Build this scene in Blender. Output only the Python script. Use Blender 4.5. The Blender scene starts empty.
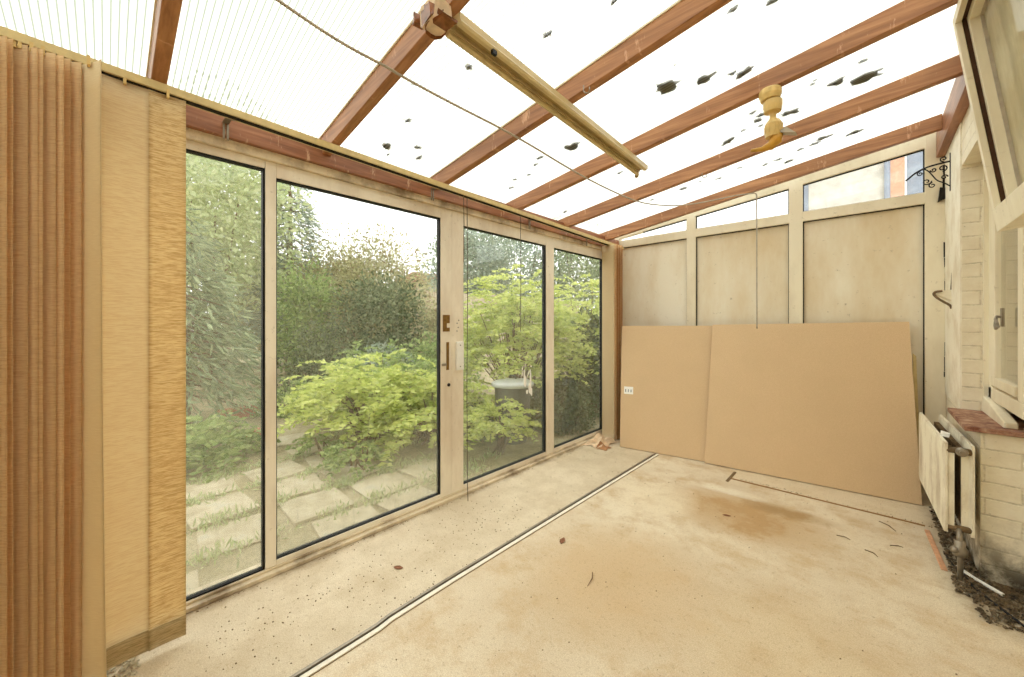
import bpy, math, random
import numpy as np
from mathutils import Vector, Matrix
random.seed(7); RNG = np.random.default_rng(7)
S = bpy.context.scene; COL = S.collection
PI = math.pi

# ------------------------------------------------------------------ materials
class NT:
    def __init__(s, name):
        s.m = bpy.data.materials.new(name); s.m.use_nodes = True
        s.t = s.m.node_tree; s.t.nodes.clear()
        s.out = s.n('ShaderNodeOutputMaterial')
    def n(s, typ, **kw):
        nd = s.t.nodes.new(typ)
        for k, v in kw.items():
            if k.startswith('_'): setattr(nd, k[1:], v)
            else: nd.inputs[k.replace('__', ' ')].default_value = v
        return nd
    def l(s, a, b): s.t.links.new(a, b)
    def coord(s, scale=(1, 1, 1), kind='Object', loc=(0, 0, 0)):
        if kind == 'World': src = s.n('ShaderNodeNewGeometry').outputs['Position']
        else: src = s.n('ShaderNodeTexCoord').outputs[kind]
        mp = s.n('ShaderNodeMapping'); mp.inputs['Scale'].default_value = scale; mp.inputs['Location'].default_value = loc
        s.l(src, mp.inputs['Vector']); return mp.outputs[0]
    def noise(s, vec, scale, detail=4, rough=.55):
        nd = s.n('ShaderNodeTexNoise'); nd.inputs['Scale'].default_value = scale
        nd.inputs['Detail'].default_value = detail; nd.inputs['Roughness'].default_value = rough
        s.l(vec, nd.inputs['Vector']); return nd.outputs['Fac']
    def ramp(s, fac, stops):
        r = s.n('ShaderNodeValToRGB'); e = r.color_ramp.elements
        while len(e) < len(stops): e.new(.5)
        for i, (p, c) in enumerate(stops):
            e[i].position = p; e[i].color = (*c, 1) if isinstance(c, tuple) else (c, c, c, 1)
        s.l(fac, r.inputs[0]); return r.outputs[0]
    def mix(s, f, a, b, mode='MIX'):
        m = s.n('ShaderNodeMixRGB'); m.blend_type = mode
        for i, v in enumerate((f, a, b)):
            if hasattr(v, 'type') and hasattr(v, 'is_linked'): s.l(v, m.inputs[i])
            elif isinstance(v, tuple): m.inputs[i].default_value = (*v, 1)
            else: m.inputs[i].default_value = v if i == 0 else (v, v, v, 1)
        return m.outputs[0]
    def math(s, op, a, b=0.0, clamp=False):
        m = s.n('ShaderNodeMath'); m.operation = op; m.use_clamp = clamp
        for i, v in enumerate((a, b)):
            if hasattr(v, 'is_linked'): s.l(v, m.inputs[i])
            else: m.inputs[i].default_value = v
        return m.outputs[0]
    def bump(s, h, strength=.3, dist=.01):
        b = s.n('ShaderNodeBump'); b.inputs['Strength'].default_value = strength; b.inputs['Distance'].default_value = dist
        s.l(h, b.inputs['Height']); return b.outputs[0]
    def pbr(s, col, rough=.6, metal=0., normal=None, spec=.3):
        b = s.n('ShaderNodeBsdfPrincipled')
        if isinstance(col, tuple): b.inputs['Base Color'].default_value = (*col, 1)
        else: s.l(col, b.inputs['Base Color'])
        if hasattr(rough, 'is_linked'): s.l(rough, b.inputs['Roughness'])
        else: b.inputs['Roughness'].default_value = rough
        b.inputs['Metallic'].default_value = metal; b.inputs['Specular IOR Level'].default_value = spec
        if normal: s.l(normal, b.inputs['Normal'])
        return b.outputs[0]
    def done(s, sh): s.l(sh, s.out.inputs['Surface']); return s.m
def lin(r, g, b):
    f = lambda c: (c/255/12.92) if c <= 10 else ((c/255+.055)/1.055)**2.4
    return (f(r), f(g), f(b))

def wood_mat(name, axis, cols, scuff=None, rough=.45):
    t = NT(name)
    st = {'x': (1.2, 22, 22), 'y': (22, 1.2, 22), 'z': (22, 22, 1.2)}[axis]
    v = t.coord(st, 'World')
    n1 = t.noise(v, 2.2, 6, .6); c = t.ramp(n1, [(.25, cols[0]), (.5, cols[1]), (.75, cols[2])])
    v2 = t.coord((1, 1, 1), 'World'); n2 = t.noise(v2, 2.5, 3)
    c = t.mix(t.ramp(n2, [(.45, 0.), (.7, .5)]), c, cols[0])
    if scuff:
        st3 = {'x': (9, 2.5, 2.5), 'y': (2.5, 9, 2.5), 'z': (4, 4, 1)}[axis]
        n3 = t.noise(t.coord(st3, 'World'), 2.0, 7, .7)
        c = t.mix(t.ramp(n3, [(.6, 0.), (.66, .75)]), c, scuff)
    return t.done(t.pbr(c, rough, normal=t.bump(n1, .25, .003), spec=.4))
def paint_mat(name, base, dirt, amt=.5, scale=3., rough=.5, bump=.15, streak=True):
    t = NT(name)
    v = t.coord((1, 1, .35) if streak else (1, 1, 1), 'World')
    n1 = t.noise(v, scale, 6, .65); n2 = t.noise(t.coord((1, 1, 1), 'World'), scale*14, 5, .7)
    c = t.mix(t.ramp(n1, [(.44, 0.), (.68, amt)]), base, dirt)
    c = t.mix(t.ramp(n2, [(.62, 0.), (.74, amt*.9)]), c, tuple(x*.45 for x in dirt))
    return t.done(t.pbr(c, rough, normal=t.bump(n2, bump, .002)))
def plain(name, col, rough=.5, metal=0., var=.12, scale=30):
    t = NT(name); n = t.noise(t.coord((1, 1, 1)), scale, 4)
    c = t.mix(t.ramp(n, [(.3, 0.), (.7, 1.)]), tuple(x*(1-var) for x in col), tuple(min(1, x*(1+var)) for x in col))
    return t.done(t.pbr(c, rough, metal))

M = {}
RW = (lin(128, 84, 54), lin(168, 116, 76), lin(196, 144, 100))
M['rafter'] = wood_mat('stained red softwood across', 'x', RW, lin(214, 168, 132))
M['beam'] = wood_mat('stained red softwood along', 'y', (lin(112, 70, 48), lin(152, 100, 70), lin(184, 132, 96)), lin(210, 172, 138))
M['frame'] = paint_mat('aged cream frame', lin(243, 234, 217), lin(186, 162, 134), .55, 2.5)
M['sillframe'] = paint_mat('dirty sill frame', lin(226, 210, 182), lin(112, 88, 62), .8, 5, streak=False)
M['endframe'] = paint_mat('cream timber paint', lin(240, 231, 208), lin(178, 154, 110), .45, 1.8)
M['endpanel'] = paint_mat('cream painted board', lin(243, 236, 218), lin(216, 194, 154), .8, 1.6)
M['track'] = plain('yellowed aluminium', lin(206, 184, 130), .4)
M['seal'] = plain('black rubber', (.012, .012, .011), .6)
M['dark'] = plain('dark gap', (.02, .015, .01), .9)
M['mdf'] = None
t = NT('brown hardboard'); n1 = t.noise(t.coord((1, 1, 1), 'World'), 260, 3, .6); n2 = t.noise(t.coord((1, 1, 1), 'World'), 3, 4)
c = t.mix(t.ramp(n1, [(.35, 0.), (.65, 1.)]), lin(206, 176, 138), lin(220, 192, 154)); c = t.mix(t.ramp(n2, [(.4, 0.), (.7, .35)]), c, lin(202, 174, 136))
M['mdf'] = t.done(t.pbr(c, .55, spec=.25))
M['mdfedge'] = plain('raw board edge', lin(150, 112, 70), .8)
M['paper'] = plain('white sticker', lin(245, 243, 238), .4, var=.02)
M['railw'] = plain('dull white metal', lin(240, 232, 216), .5, 0, .1, 9)
M['print'] = plain('grey print', lin(120, 125, 135), .5)
M['iron'] = plain('black wrought iron', (.012, .011, .012), .45, .3)
M['steel'] = plain('dull steel', lin(150, 140, 125), .4, .6)
M['brass'] = plain('tarnished lock metal', lin(132, 100, 52), .5, .4, .3, 60)
M['yplastic'] = plain('yellowed plastic', lin(214, 182, 116), .4, 0, .15, 20)
M['yplastic2'] = plain('amber plastic', lin(196, 146, 58), .35, 0, .2, 20)
M['batten'] = plain('yellowed enamel', lin(205, 184, 138), .35, 0, .1, 12)
M['battendark'] = plain('darker brown enamel', lin(160, 134, 84), .4, 0, .2, 12)  # darker than the body, for the channel strip and end cap
M['tape'] = plain('brown parcel tape', lin(128, 78, 44), .22, 0, .45, 25)
M['cable'] = plain('grey white cable', lin(176, 165, 148), .5)
M['cord'] = plain('dark cord', lin(90, 78, 62), .6)
M['rag'] = plain('stained rag', lin(226, 200, 168), .9, 0, .2, 25)
M['ragb'] = plain('brown stain cloth', lin(176, 130, 92), .9, 0, .2, 25)
M['leafdead'] = plain('dead red leaf', lin(132, 86, 58), .7, 0, .3, 60)
M['grit'] = plain('dark grit', lin(124, 102, 74), .95, 0, .4, 90)
M['twig'] = plain('twig', lin(110, 84, 58), .9)
M['copper'] = plain('pink mortar', lin(212, 160, 124), .8, 0, .2, 40)
M['rubble'] = paint_mat('sooty rubble', lin(112, 96, 74), lin(40, 32, 24), .95, 14, .9, .6, False)
M['radiator'] = paint_mat('chipped radiator enamel', lin(236, 228, 206), lin(150, 118, 78), .6, 7)
M['raddark'] = plain('dark brown radiator inside', lin(120, 98, 70), .7, 0, .35, 20)  # dark brown for radiator fins, pipes and brackets, and the wall strap
M['sillwood'] = None
t = NT('flaking red sill paint'); n = t.noise(t.coord((1, 1, 1), 'World'), 16, 7, .7)
c = t.ramp(n, [(.4, lin(116, 70, 54)), (.52, lin(162, 122, 100)), (.62, lin(190, 160, 135))]); M['sillwood'] = t.done(t.pbr(c, .6, normal=t.bump(n, .4, .004)))
M['galv'] = plain('weathered grey bin plastic', lin(92, 92, 88), .35, 0, .2, 6)
M['binlid'] = plain('pale grey lid', lin(190, 192, 188), .3, 0, .1, 6)

# floor concrete
t = NT('concrete floor'); W = t.coord((1, 1, 1), 'World')
a = t.noise(W, 1.1, 6, .6); b = t.noise(W, 5, 8, .7); cfin = t.noise(W, 60, 6, .75)
base = t.mix(t.ramp(a, [(.38, 0.), (.62, 1.)]), lin(216, 199, 172), lin(236, 224, 200))
base = t.mix(t.ramp(b, [(.46, 0.), (.66, .8)]), base, lin(202, 174, 134))
sx = t.n('ShaderNodeSeparateXYZ'); t.l(t.n('ShaderNodeNewGeometry').outputs['Position'], sx.inputs[0])
def blob(cx, cy, rx, ry, amt):
    dx = t.math('DIVIDE', t.math('SUBTRACT', sx.outputs[0], cx), rx); dy = t.math('DIVIDE', t.math('SUBTRACT', sx.outputs[1], cy), ry)
    d = t.math('ADD', t.math('MULTIPLY', dx, dx), t.math('MULTIPLY', dy, dy))
    d = t.math('ADD', d, t.math('MULTIPLY', t.math('SUBTRACT', b, .5), 3.2))
    f = t.math('SUBTRACT', 1.0, d, True)
    return t.math('MULTIPLY', f, amt, True)
base = t.mix(blob(-.62, 2.75, .5, .35, 1.0), base, lin(188, 152, 106))
base = t.mix(blob(-.42, 3.0, .3, .1, 1.0), base, lin(170, 138, 94))
base = t.mix(blob(-.9, 1.7, .45, .5, .7), base, lin(204, 172, 128))
base = t.mix(blob(-1.1, 2.6, .3, .35, .9), base, lin(238, 224, 196))
base = t.mix(blob(-.75, 3.08, .3, .07, 1.), base, lin(240, 230, 208))
base = t.mix(blob(-.2, 1.7, .4, .5, .5), base, lin(214, 190, 150))
strip = t.math('LESS_THAN', sx.outputs[0], -1.445)
left = t.mix(t.ramp(b, [(.4, 0.), (.7, .8)]), lin(230, 217, 192), lin(198, 180, 150))
left = t.mix(t.ramp(a, [(.45, 0.), (.7, .6)]), left, lin(204, 190, 164))
base = t.mix(strip, base, left)
back = t.math('GREATER_THAN', sx.outputs[1], 3.345); back = t.math('MULTIPLY', back, t.math('GREATER_THAN', sx.outputs[0], -.8))
base = t.mix(t.math('MULTIPLY', back, .6), base, lin(228, 212, 182))
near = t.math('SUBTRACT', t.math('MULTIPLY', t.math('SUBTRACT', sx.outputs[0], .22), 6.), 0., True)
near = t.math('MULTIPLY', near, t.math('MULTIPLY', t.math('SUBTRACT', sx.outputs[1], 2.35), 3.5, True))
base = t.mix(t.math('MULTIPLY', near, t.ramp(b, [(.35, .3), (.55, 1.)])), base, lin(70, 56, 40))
base = t.mix(t.ramp(cfin, [(.3, .0), (.36, 0.), (.56, 0.), (.68, .6)]), base, lin(146, 120, 88))
gr = t.noise(W, 230, 3, .6); base = t.mix(t.ramp(gr, [(.42, .38), (.60, 0.)]), base, lin(168, 140, 102))
edge = t.math('MULTIPLY', t.math('SUBTRACT', -2.02, sx.outputs[0]), 14., True)
base = t.mix(t.math('MULTIPLY', edge, t.ramp(b, [(.4, .1), (.6, .8)])), base, lin(120, 96, 68))
M['floor'] = t.done(t.pbr(base, t.ramp(b, [(.3, .55), (.7, .8)]), normal=t.bump(t.math('ADD', b, t.math('MULTIPLY', cfin, .35)), .35, .01), spec=.3))

# painted brick
t = NT('white painted brick')
sx = t.n('ShaderNodeSeparateXYZ'); t.l(t.n('ShaderNodeNewGeometry').outputs['Position'], sx.inputs[0])
cx = t.n('ShaderNodeCombineXYZ'); t.l(t.math('ADD', sx.outputs[0], sx.outputs[1]), cx.inputs[0]); t.l(sx.outputs[2], cx.inputs[1])
W = t.coord((1, 1, 1), 'World'); wob = t.noise(W, 9, 3)
ad = t.n('ShaderNodeVectorMath'); ad.operation = 'ADD'; t.l(cx.outputs[0], ad.inputs[0])
sc = t.n('ShaderNodeVectorMath'); sc.operation = 'SCALE'; t.l(wob, sc.inputs[0]); sc.inputs['Scale'].default_value = .012; t.l(sc.outputs[0], ad.inputs[1])
br = t.n('ShaderNodeTexBrick'); t.l(ad.outputs[0], br.inputs['Vector'])
for k, v in {'Scale': 1.0, 'Brick Width': .225, 'Row Height': .078, 'Mortar Size': .006, 'Mortar Smooth': .8}.items(): br.inputs[k].default_value = v
br.inputs['Color1'].default_value = (1, 1, 1, 1); br.inputs['Color2'].default_value = (.85, .85, .85, 1); br.inputs['Mortar'].default_value = (0, 0, 0, 1)
n1 = t.noise(W, 4, 7, .7); n2 = t.noise(W, 40, 6, .7)
c = t.mix(t.ramp(n1, [(.4, 0.), (.7, .7)]), lin(242, 234, 214), lin(216, 200, 170))
crk = t.math('MULTIPLY', t.math('SUBTRACT', 1., br.outputs['Color']), t.ramp(n2, [(.45, .08), (.62, .38)]))
c = t.mix(crk, c, lin(120, 96, 66))
c = t.mix(t.ramp(n2, [(.66, 0.), (.74, .8)]), c, lin(90, 70, 48))
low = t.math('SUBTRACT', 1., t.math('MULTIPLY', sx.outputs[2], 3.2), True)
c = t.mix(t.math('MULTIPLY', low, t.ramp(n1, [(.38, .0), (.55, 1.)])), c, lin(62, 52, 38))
h = t.math('ADD', br.outputs['Color'], t.math('MULTIPLY', n2, .5))
M['brick'] = t.done(t.pbr(c, .7, normal=t.bump(h, .45, .008)))

# blind fabric
def fabric(name, c0, c1, c2, tr=.35, lo=.40):
    t = NT(name); v = t.coord((30, 30, 420), 'World'); n = t.noise(v, 1., 3, .6)
    c = t.ramp(n, [(lo, c0), (lo+.13, c1), (lo+.3, c2)])
    n2 = t.noise(t.coord((1, 1, 1), 'World'), 3, 4); c = t.mix(t.ramp(n2, [(.5, 0.), (.75, .35)]), c, c0)
    d = t.n('ShaderNodeBsdfDiffuse'); t.l(c, d.inputs[0]); T = t.n('ShaderNodeBsdfTranslucent'); t.l(c, T.inputs[0])
    m = t.n('ShaderNodeMixShader'); m.inputs[0].default_value = tr; t.l(d.outputs[0], m.inputs[1]); t.l(T.outputs[0], m.inputs[2])
    return t.done(m.outputs[0])
M['blindA'] = fabric('streaked gold blind fabric', lin(216, 186, 134), lin(242, 220, 174), lin(250, 234, 196), .5)
M['blindB'] = fabric('plain cream blind fabric', lin(234, 212, 174), lin(243, 226, 190), lin(246, 230, 196), .5)
M['blindC'] = fabric('tan blind fabric', lin(236, 208, 164), lin(248, 224, 182), lin(252, 230, 190), .5)
M['blindD'] = fabric('pale blind backing', lin(236, 220, 186), lin(240, 224, 190), lin(242, 228, 196), .5)
M['blindO'] = fabric('orange brown blind edge', lin(216, 172, 122), lin(232, 192, 142), lin(240, 204, 156), .5)
M['hem'] = fabric('grubby blind hem', lin(172, 150, 108), lin(200, 176, 132), lin(214, 190, 148), .3)

# roof sheet: clear-ish ribbed plastic that lets most daylight through
t = NT('ribbed translucent roof sheet')
w = t.n('ShaderNodeTexWave'); w.bands_direction = 'Y'; w.inputs['Scale'].default_value = 16.; w.inputs['Distortion'].default_value = 0.
t.l(t.coord((1, 1, 1), 'World'), w.inputs['Vector'])
n = t.noise(t.coord((1, 1, 1), 'World'), 2.2, 5); n2 = t.noise(t.coord((1, 1, 1), 'World'), 30, 4)
col = t.mix(t.ramp(w.outputs['Fac'], [(.6, 0.), (.98, 1.)]), lin(252, 252, 248), lin(186, 190, 178))
col = t.mix(t.ramp(n, [(.52, 0.), (.8, .35)]), col, lin(200, 204, 190))
col = t.mix(t.ramp(n2, [(.66, 0.), (.75, .3)]), col, lin(170, 166, 140))
tr = t.n('ShaderNodeBsdfTransparent'); t.l(col, tr.inputs[0]); tl = t.n('ShaderNodeBsdfTranslucent'); t.l(col, tl.inputs[0])
df = t.n('ShaderNodeBsdfDiffuse'); t.l(col, df.inputs[0])
m1 = t.n('ShaderNodeMixShader'); m1.inputs[0].default_value = .12; t.l(tl.outputs[0], m1.inputs[1]); t.l(df.outputs[0], m1.inputs[2])
m2 = t.n('ShaderNodeMixShader'); m2.inputs[0].default_value = .32; t.l(tr.outputs[0], m2.inputs[1]); t.l(m1.outputs[0], m2.inputs[2])
M['sheet'] = t.done(m2.outputs[0])

def glass_mat(name, dirt=.18, patch=.35, col=lin(214, 208, 186), refl=1.0, hi=.75, low=0.):
    t = NT(name); W = t.coord((1, 1, .5), 'World'); n = t.noise(W, 2.2, 6, .65); n2 = t.noise(t.coord((1, 5, .4), 'World'), 9, 6, .7)
    f = t.math('ADD', t.ramp(n, [(.4, dirt), (hi, patch)]), t.ramp(n2, [(.55, 0.), (.8, .12)]), True)
    if low:
        sz = t.n('ShaderNodeSeparateXYZ'); t.l(t.n('ShaderNodeNewGeometry').outputs['Position'], sz.inputs[0])
        g = t.math('MULTIPLY', t.math('SUBTRACT', .62, sz.outputs[2]), low/.55, True)
        f = t.math('ADD', f, t.math('MULTIPLY', g, t.ramp(n, [(.3, .4), (.65, 1.)])), True)
    tr = t.n('ShaderNodeBsdfTransparent'); tr.inputs[0].default_value = (.97, .98, .96, 1)
    gl = t.n('ShaderNodeBsdfGlossy'); gl.inputs['Roughness'].default_value = .02; gl.inputs[0].default_value = (1, 1, 1, 1)
    lw = t.n('ShaderNodeLayerWeight'); lw.inputs[0].default_value = .5
    frv = t.math('ADD', t.math('MULTIPLY', t.math('POWER', lw.outputs['Facing'], 5.), .9), .035)
    m = t.n('ShaderNodeMixShader'); t.l(t.math('MULTIPLY', frv, refl, True), m.inputs[0]); t.l(tr.outputs[0], m.inputs[1]); t.l(gl.outputs[0], m.inputs[2])
    d = t.n('ShaderNodeBsdfDiffuse'); d.inputs[0].default_value = (*col, 1); T = t.n('ShaderNodeBsdfTranslucent'); T.inputs[0].default_value = (*col, 1)
    dm = t.n('ShaderNodeMixShader'); dm.inputs[0].default_value = .5; t.l(d.outputs[0], dm.inputs[1]); t.l(T.outputs[0], dm.inputs[2])
    o = t.n('ShaderNodeMixShader'); t.l(f, o.inputs[0]); t.l(m.outputs[0], o.inputs[1]); t.l(dm.outputs[0], o.inputs[2])
    return t.done(o.outputs[0])
M['glassA'] = glass_mat('hazy glass', .06, .18, low=.14)
M['glassB'] = glass_mat('fairly clear glass', .02, .08, low=.26)
M['glassC'] = glass_mat('dirty misted glass', .05, .15, lin(205, 206, 190))
M['glassE'] = glass_mat('clerestory glass', .03, .12)
M['glassL'] = glass_mat('casement glass with hazed reflections', .35, .75, lin(222, 214, 186), refl=.9)  # heavy cream dirt layer stands in for the cream reflections in this pane
M['darkwood'] = plain('dark brown bare wood', lin(74, 48, 30), .8)

def leafmat(name, cols, tr=.4):
    t = NT(name); g = t.n('ShaderNodeNewGeometry'); st = [(i/(len(cols)-1), c) for i, c in enumerate(cols)]
    c = t.ramp(g.outputs['Random Per Island'], st)
    d = t.n('ShaderNodeBsdfDiffuse'); t.l(c, d.inputs[0]); T = t.n('ShaderNodeBsdfTranslucent'); t.l(c, T.inputs[0])
    m = t.n('ShaderNodeMixShader'); m.inputs[0].default_value = tr; t.l(d.outputs[0], m.inputs[1]); t.l(T.outputs[0], m.inputs[2])
    return t.done(m.outputs[0])
M['bright'] = leafmat('bright yellow green leaves', [lin(164, 180, 100), lin(204, 214, 122), lin(228, 232, 150), lin(186, 196, 130)], .5)
M['mid'] = leafmat('mid green leaves', [lin(118, 142, 86), lin(156, 176, 110), lin(182, 196, 132), lin(128, 142, 100)], .45)
M['darkleaf'] = leafmat('dark evergreen leaves', [lin(72, 86, 62), lin(104, 118, 84), lin(140, 150, 116), lin(88, 98, 70)], .25)
M['olive'] = leafmat('olive brown foliage', [lin(140, 140, 100), lin(176, 172, 128), lin(196, 196, 150), lin(150, 128, 98)], .4)
M['grey'] = leafmat('grey green conifer needles', [lin(120, 138, 108), lin(150, 166, 128), lin(178, 190, 150), lin(108, 124, 100)], .35)
M['pale'] = leafmat('pale airy leaves', [lin(176, 190, 140), lin(204, 212, 160), lin(186, 196, 156), lin(220, 222, 178)], .5)
M['bluegrey'] = leafmat('hazy blue green leaves', [lin(136, 152, 134), lin(164, 178, 158), lin(186, 196, 178), lin(122, 136, 118)], .4)
M['bark'] = plain('bark', lin(120, 100, 78), .9, 0, .3, 14)
t = NT('garden earth'); W = t.coord((1, 1, 1), 'World'); n = t.noise(W, 3, 8, .75); n2 = t.noise(W, 30, 6, .8)
c = t.ramp(n, [(.3, lin(120, 112, 76)), (.48, lin(168, 156, 122)), (.6, lin(186, 174, 144)), (.72, lin(136, 142, 88))]); c = t.mix(t.ramp(n2, [(.45, 0.), (.7, .6)]), c, lin(110, 96, 66))
M['earth'] = t.done(t.pbr(c, .95, normal=t.bump(n2, .6, .02)))
t = NT('weathered paving'); W = t.coord((1, 1, 1), 'World'); n = t.noise(W, 5, 7, .7)
c = t.ramp(n, [(.35, lin(158, 146, 118)), (.55, lin(188, 176, 150)), (.7, lin(168, 166, 150))]); M['slab'] = t.done(t.pbr(c, .85, normal=t.bump(n, .4, .01)))
M['redbrick'] = plain('garden brick', lin(176, 112, 90), .9, 0, .25, 20)
M['fence'] = wood_mat('weathered fence boards', 'z', (lin(160, 146, 124), lin(188, 174, 150), lin(204, 192, 170)), None, .9)
M['moss'] = plain('dark moss', lin(104, 96, 66), .95, 0, .35, 60)
M['render'] = paint_mat('pale pebble dash', lin(214, 210, 202), lin(170, 166, 158), .5, 8, .9, .5, False)
M['slate'] = plain('blue grey cladding', lin(140, 150, 166), .7, 0, .12, 12)
M['brickstrip'] = plain('salmon brickwork', lin(214, 164, 138), .8, 0, .15, 30)
M['white'] = plain('white upvc', lin(236, 234, 228), .4, 0, .03)
M['roof'] = plain('clay roof', lin(150, 110, 92), .9)
M['darkglass'] = plain('dark window pane', lin(80, 90, 98), .15, 0, .1)
M['plaster'] = paint_mat('lumpy white plaster', lin(246, 240, 224), lin(206, 188, 156), .6, 5, .7, .9, False)
M['innerwall'] = paint_mat('cream plaster', lin(220, 206, 176), lin(190, 170, 130), .4, 1.5)

# ------------------------------------------------------------------ mesh builder
class B:
    def __init__(s): s.v = []; s.f = []
    def add(s, vs, fs):
        o = len(s.v); s.v += [tuple(x) for x in vs]; s.f += [tuple(i+o for i in f) for f in fs]; return s
    def box(s, x0, x1, y0, y1, z0, z1):
        vs = [(x, y, z) for z in (z0, z1) for y in (y0, y1) for x in (x0, x1)]
        return s.add(vs, [(0, 2, 3, 1), (4, 5, 7, 6), (0, 1, 5, 4), (2, 6, 7, 3), (0, 4, 6, 2), (1, 3, 7, 5)])
    def hexa(s, p):      # 4 bottom (ccw), 4 top
        return s.add(p, [(3, 2, 1, 0), (4, 5, 6, 7), (0, 1, 5, 4), (1, 2, 6, 5), (2, 3, 7, 6), (3, 0, 4, 7)])
    def tube(s, pts, r, n=8, caps=True):
        pts = [Vector(p) for p in pts]; rs = r if isinstance(r, (list, tuple)) else [r]*len(pts)
        o = len(s.v); up = None
        for i, p in enumerate(pts):
            d = (pts[min(i+1, len(pts)-1)]-pts[max(i-1, 0)]).normalized()
            if up is None: up = d.orthogonal().normalized()
            up = (up-d*up.dot(d)).normalized(); sd = d.cross(up)
            for k in range(n):
                a = 2*PI*k/n; s.v.append(tuple(p+(up*math.cos(a)+sd*math.sin(a))*rs[i]))
        for i in range(len(pts)-1):
            for k in range(n):
                a, b = o+i*n+k, o+i*n+(k+1) % n; s.f.append((a, b, b+n, a+n))
        if caps: s.f.append(tuple(range(o+n-1, o-1, -1))); e = o+(len(pts)-1)*n; s.f.append(tuple(range(e, e+n)))
        return s
    def lathe(s, prof, c=(0, 0, 0), axis=(0, 0, 1), n=24):
        ax = Vector(axis).normalized(); u = ax.orthogonal().normalized(); w = ax.cross(u); o = len(s.v); c = Vector(c)
        for r, h in prof:
            for k in range(n):
                a = 2*PI*k/n; s.v.append(tuple(c+ax*h+(u*math.cos(a)+w*math.sin(a))*max(r, 1e-4)))
        for i in range(len(prof)-1):
            for k in range(n):
                a, b = o+i*n+k, o+i*n+(k+1) % n; s.f.append((a, b, b+n, a+n))
        s.f.append(tuple(range(o+n-1, o-1, -1))); e = o+(len(prof)-1)*n; s.f.append(tuple(range(e, e+n))); return s
    def extr(s, poly, fn0, fn1):   # polygon of (a,b) mapped through fn0 / fn1 end sections
        n = len(poly); o = len(s.v); s.v += [tuple(fn0(*p)) for p in poly]+[tuple(fn1(*p)) for p in poly]
        s.f += [(o+i, o+(i+1) % n, o+n+(i+1) % n, o+n+i) for i in range(n)]
        s.f.append(tuple(range(o+n-1, o-1, -1))); s.f.append(tuple(range(o+n, o+2*n))); return s

def mk(name, b, mat, parent=None, bevel=0., smooth=False, origin=None):
    vs = np.array(b.v, dtype=float).reshape(-1, 3)
    if parent is None:
        if origin is None:
            mn, mx = vs.min(0), vs.max(0); origin = ((mn[0]+mx[0])/2, (mn[1]+mx[1])/2, mn[2])
        off = np.array(origin)
    else: off = np.array(WL[parent.name])
    me = bpy.data.meshes.new(name); me.from_pydata((vs-off).tolist(), [], b.f); me.materials.append(mat)
    me.update(); o = bpy.data.objects.new(name, me); COL.objects.link(o)
    if parent is None: o.location = tuple(off); WL[o.name] = tuple(off)
    else: o.parent = parent; WL[o.name] = tuple(off)
    if smooth:
        for p in me.polygons: p.use_smooth = True
    if bevel:
        m = o.modifiers.new('bevel', 'BEVEL'); m.width = bevel; m.segments = 2; m.limit_method = 'ANGLE'
    return o
WL = {}
def tag(o, label=None, cat=None, group=None, kind=None):
    if label: o['label'] = label
    if cat: o['category'] = cat
    if group: o['group'] = group
    if kind: o['kind'] = kind
    return o
def thing(name, loc, label, cat, group=None, kind=None):
    o = bpy.data.objects.new(name, None); COL.objects.link(o); o.location = loc; o.empty_display_size = .1
    WL[o.name] = tuple(loc); return tag(o, label, cat, group, kind)
def struct(name, b, mat, label=None, cat=None, **k):
    o = mk(name, b, mat, **k); tag(o, label, cat, kind='structure'); return o
def roofz(x): return 2.414+.152*x

# ------------------------------------------------------------------ room shell
XL, XR, YE, YN = -2.09, .385, 4.0, -1.3
struct('floor', B().box(-2.24, .95, YN, 4.06, -.12, 0), M['floor'], 'bare stained concrete floor of the lean-to', 'floor')
# roof sheeting
b = B(); z0 = lambda x: roofz(x)+.097
b.hexa([(-2.32, YN, z0(-2.32)), (.6, YN, z0(.6)), (.6, 4.12, z0(.6)), (-2.32, 4.12, z0(-2.32)),
        (-2.32, YN, z0(-2.32)+.006), (.6, YN, z0(.6)+.006), (.6, 4.12, z0(.6)+.006), (-2.32, 4.12, z0(-2.32)+.006)])
struct('ceiling', b, M['sheet'], 'ribbed translucent plastic sheeting of the sloping roof', 'roof')
# brick house wall
b = B(); b.box(XR, .95, 3.365, 4.06, 0, 2.70); b.box(XR, .95, 2.86, 3.365, 0, .70); b.box(XR, .95, YN, 3.365, 2.12, 2.70)
b.box(XR, .95, YN, 1.2, 0, 2.12); b.box(.6, .95, 1.2, 3.365, 0, .8); b.box(.62, .95, 1.2, 3.365, .8, 2.12)
struct('wall_right', b, M['brick'], 'white painted brick house wall with a pier and a low wall under the window', 'wall')
struct('wall_back', B().box(-2.24, .95, YN-.15, YN, 0, 2.7), M['innerwall'], 'cream wall behind the viewer', 'wall')
# end wall panels
b = B(); b.box(-2.16, XR, 4.02, 4.045, 0, 2.10)
struct('wall_end', b, M['endpanel'], 'cream painted boarded end wall below the slanted windows', 'wall')
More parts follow.
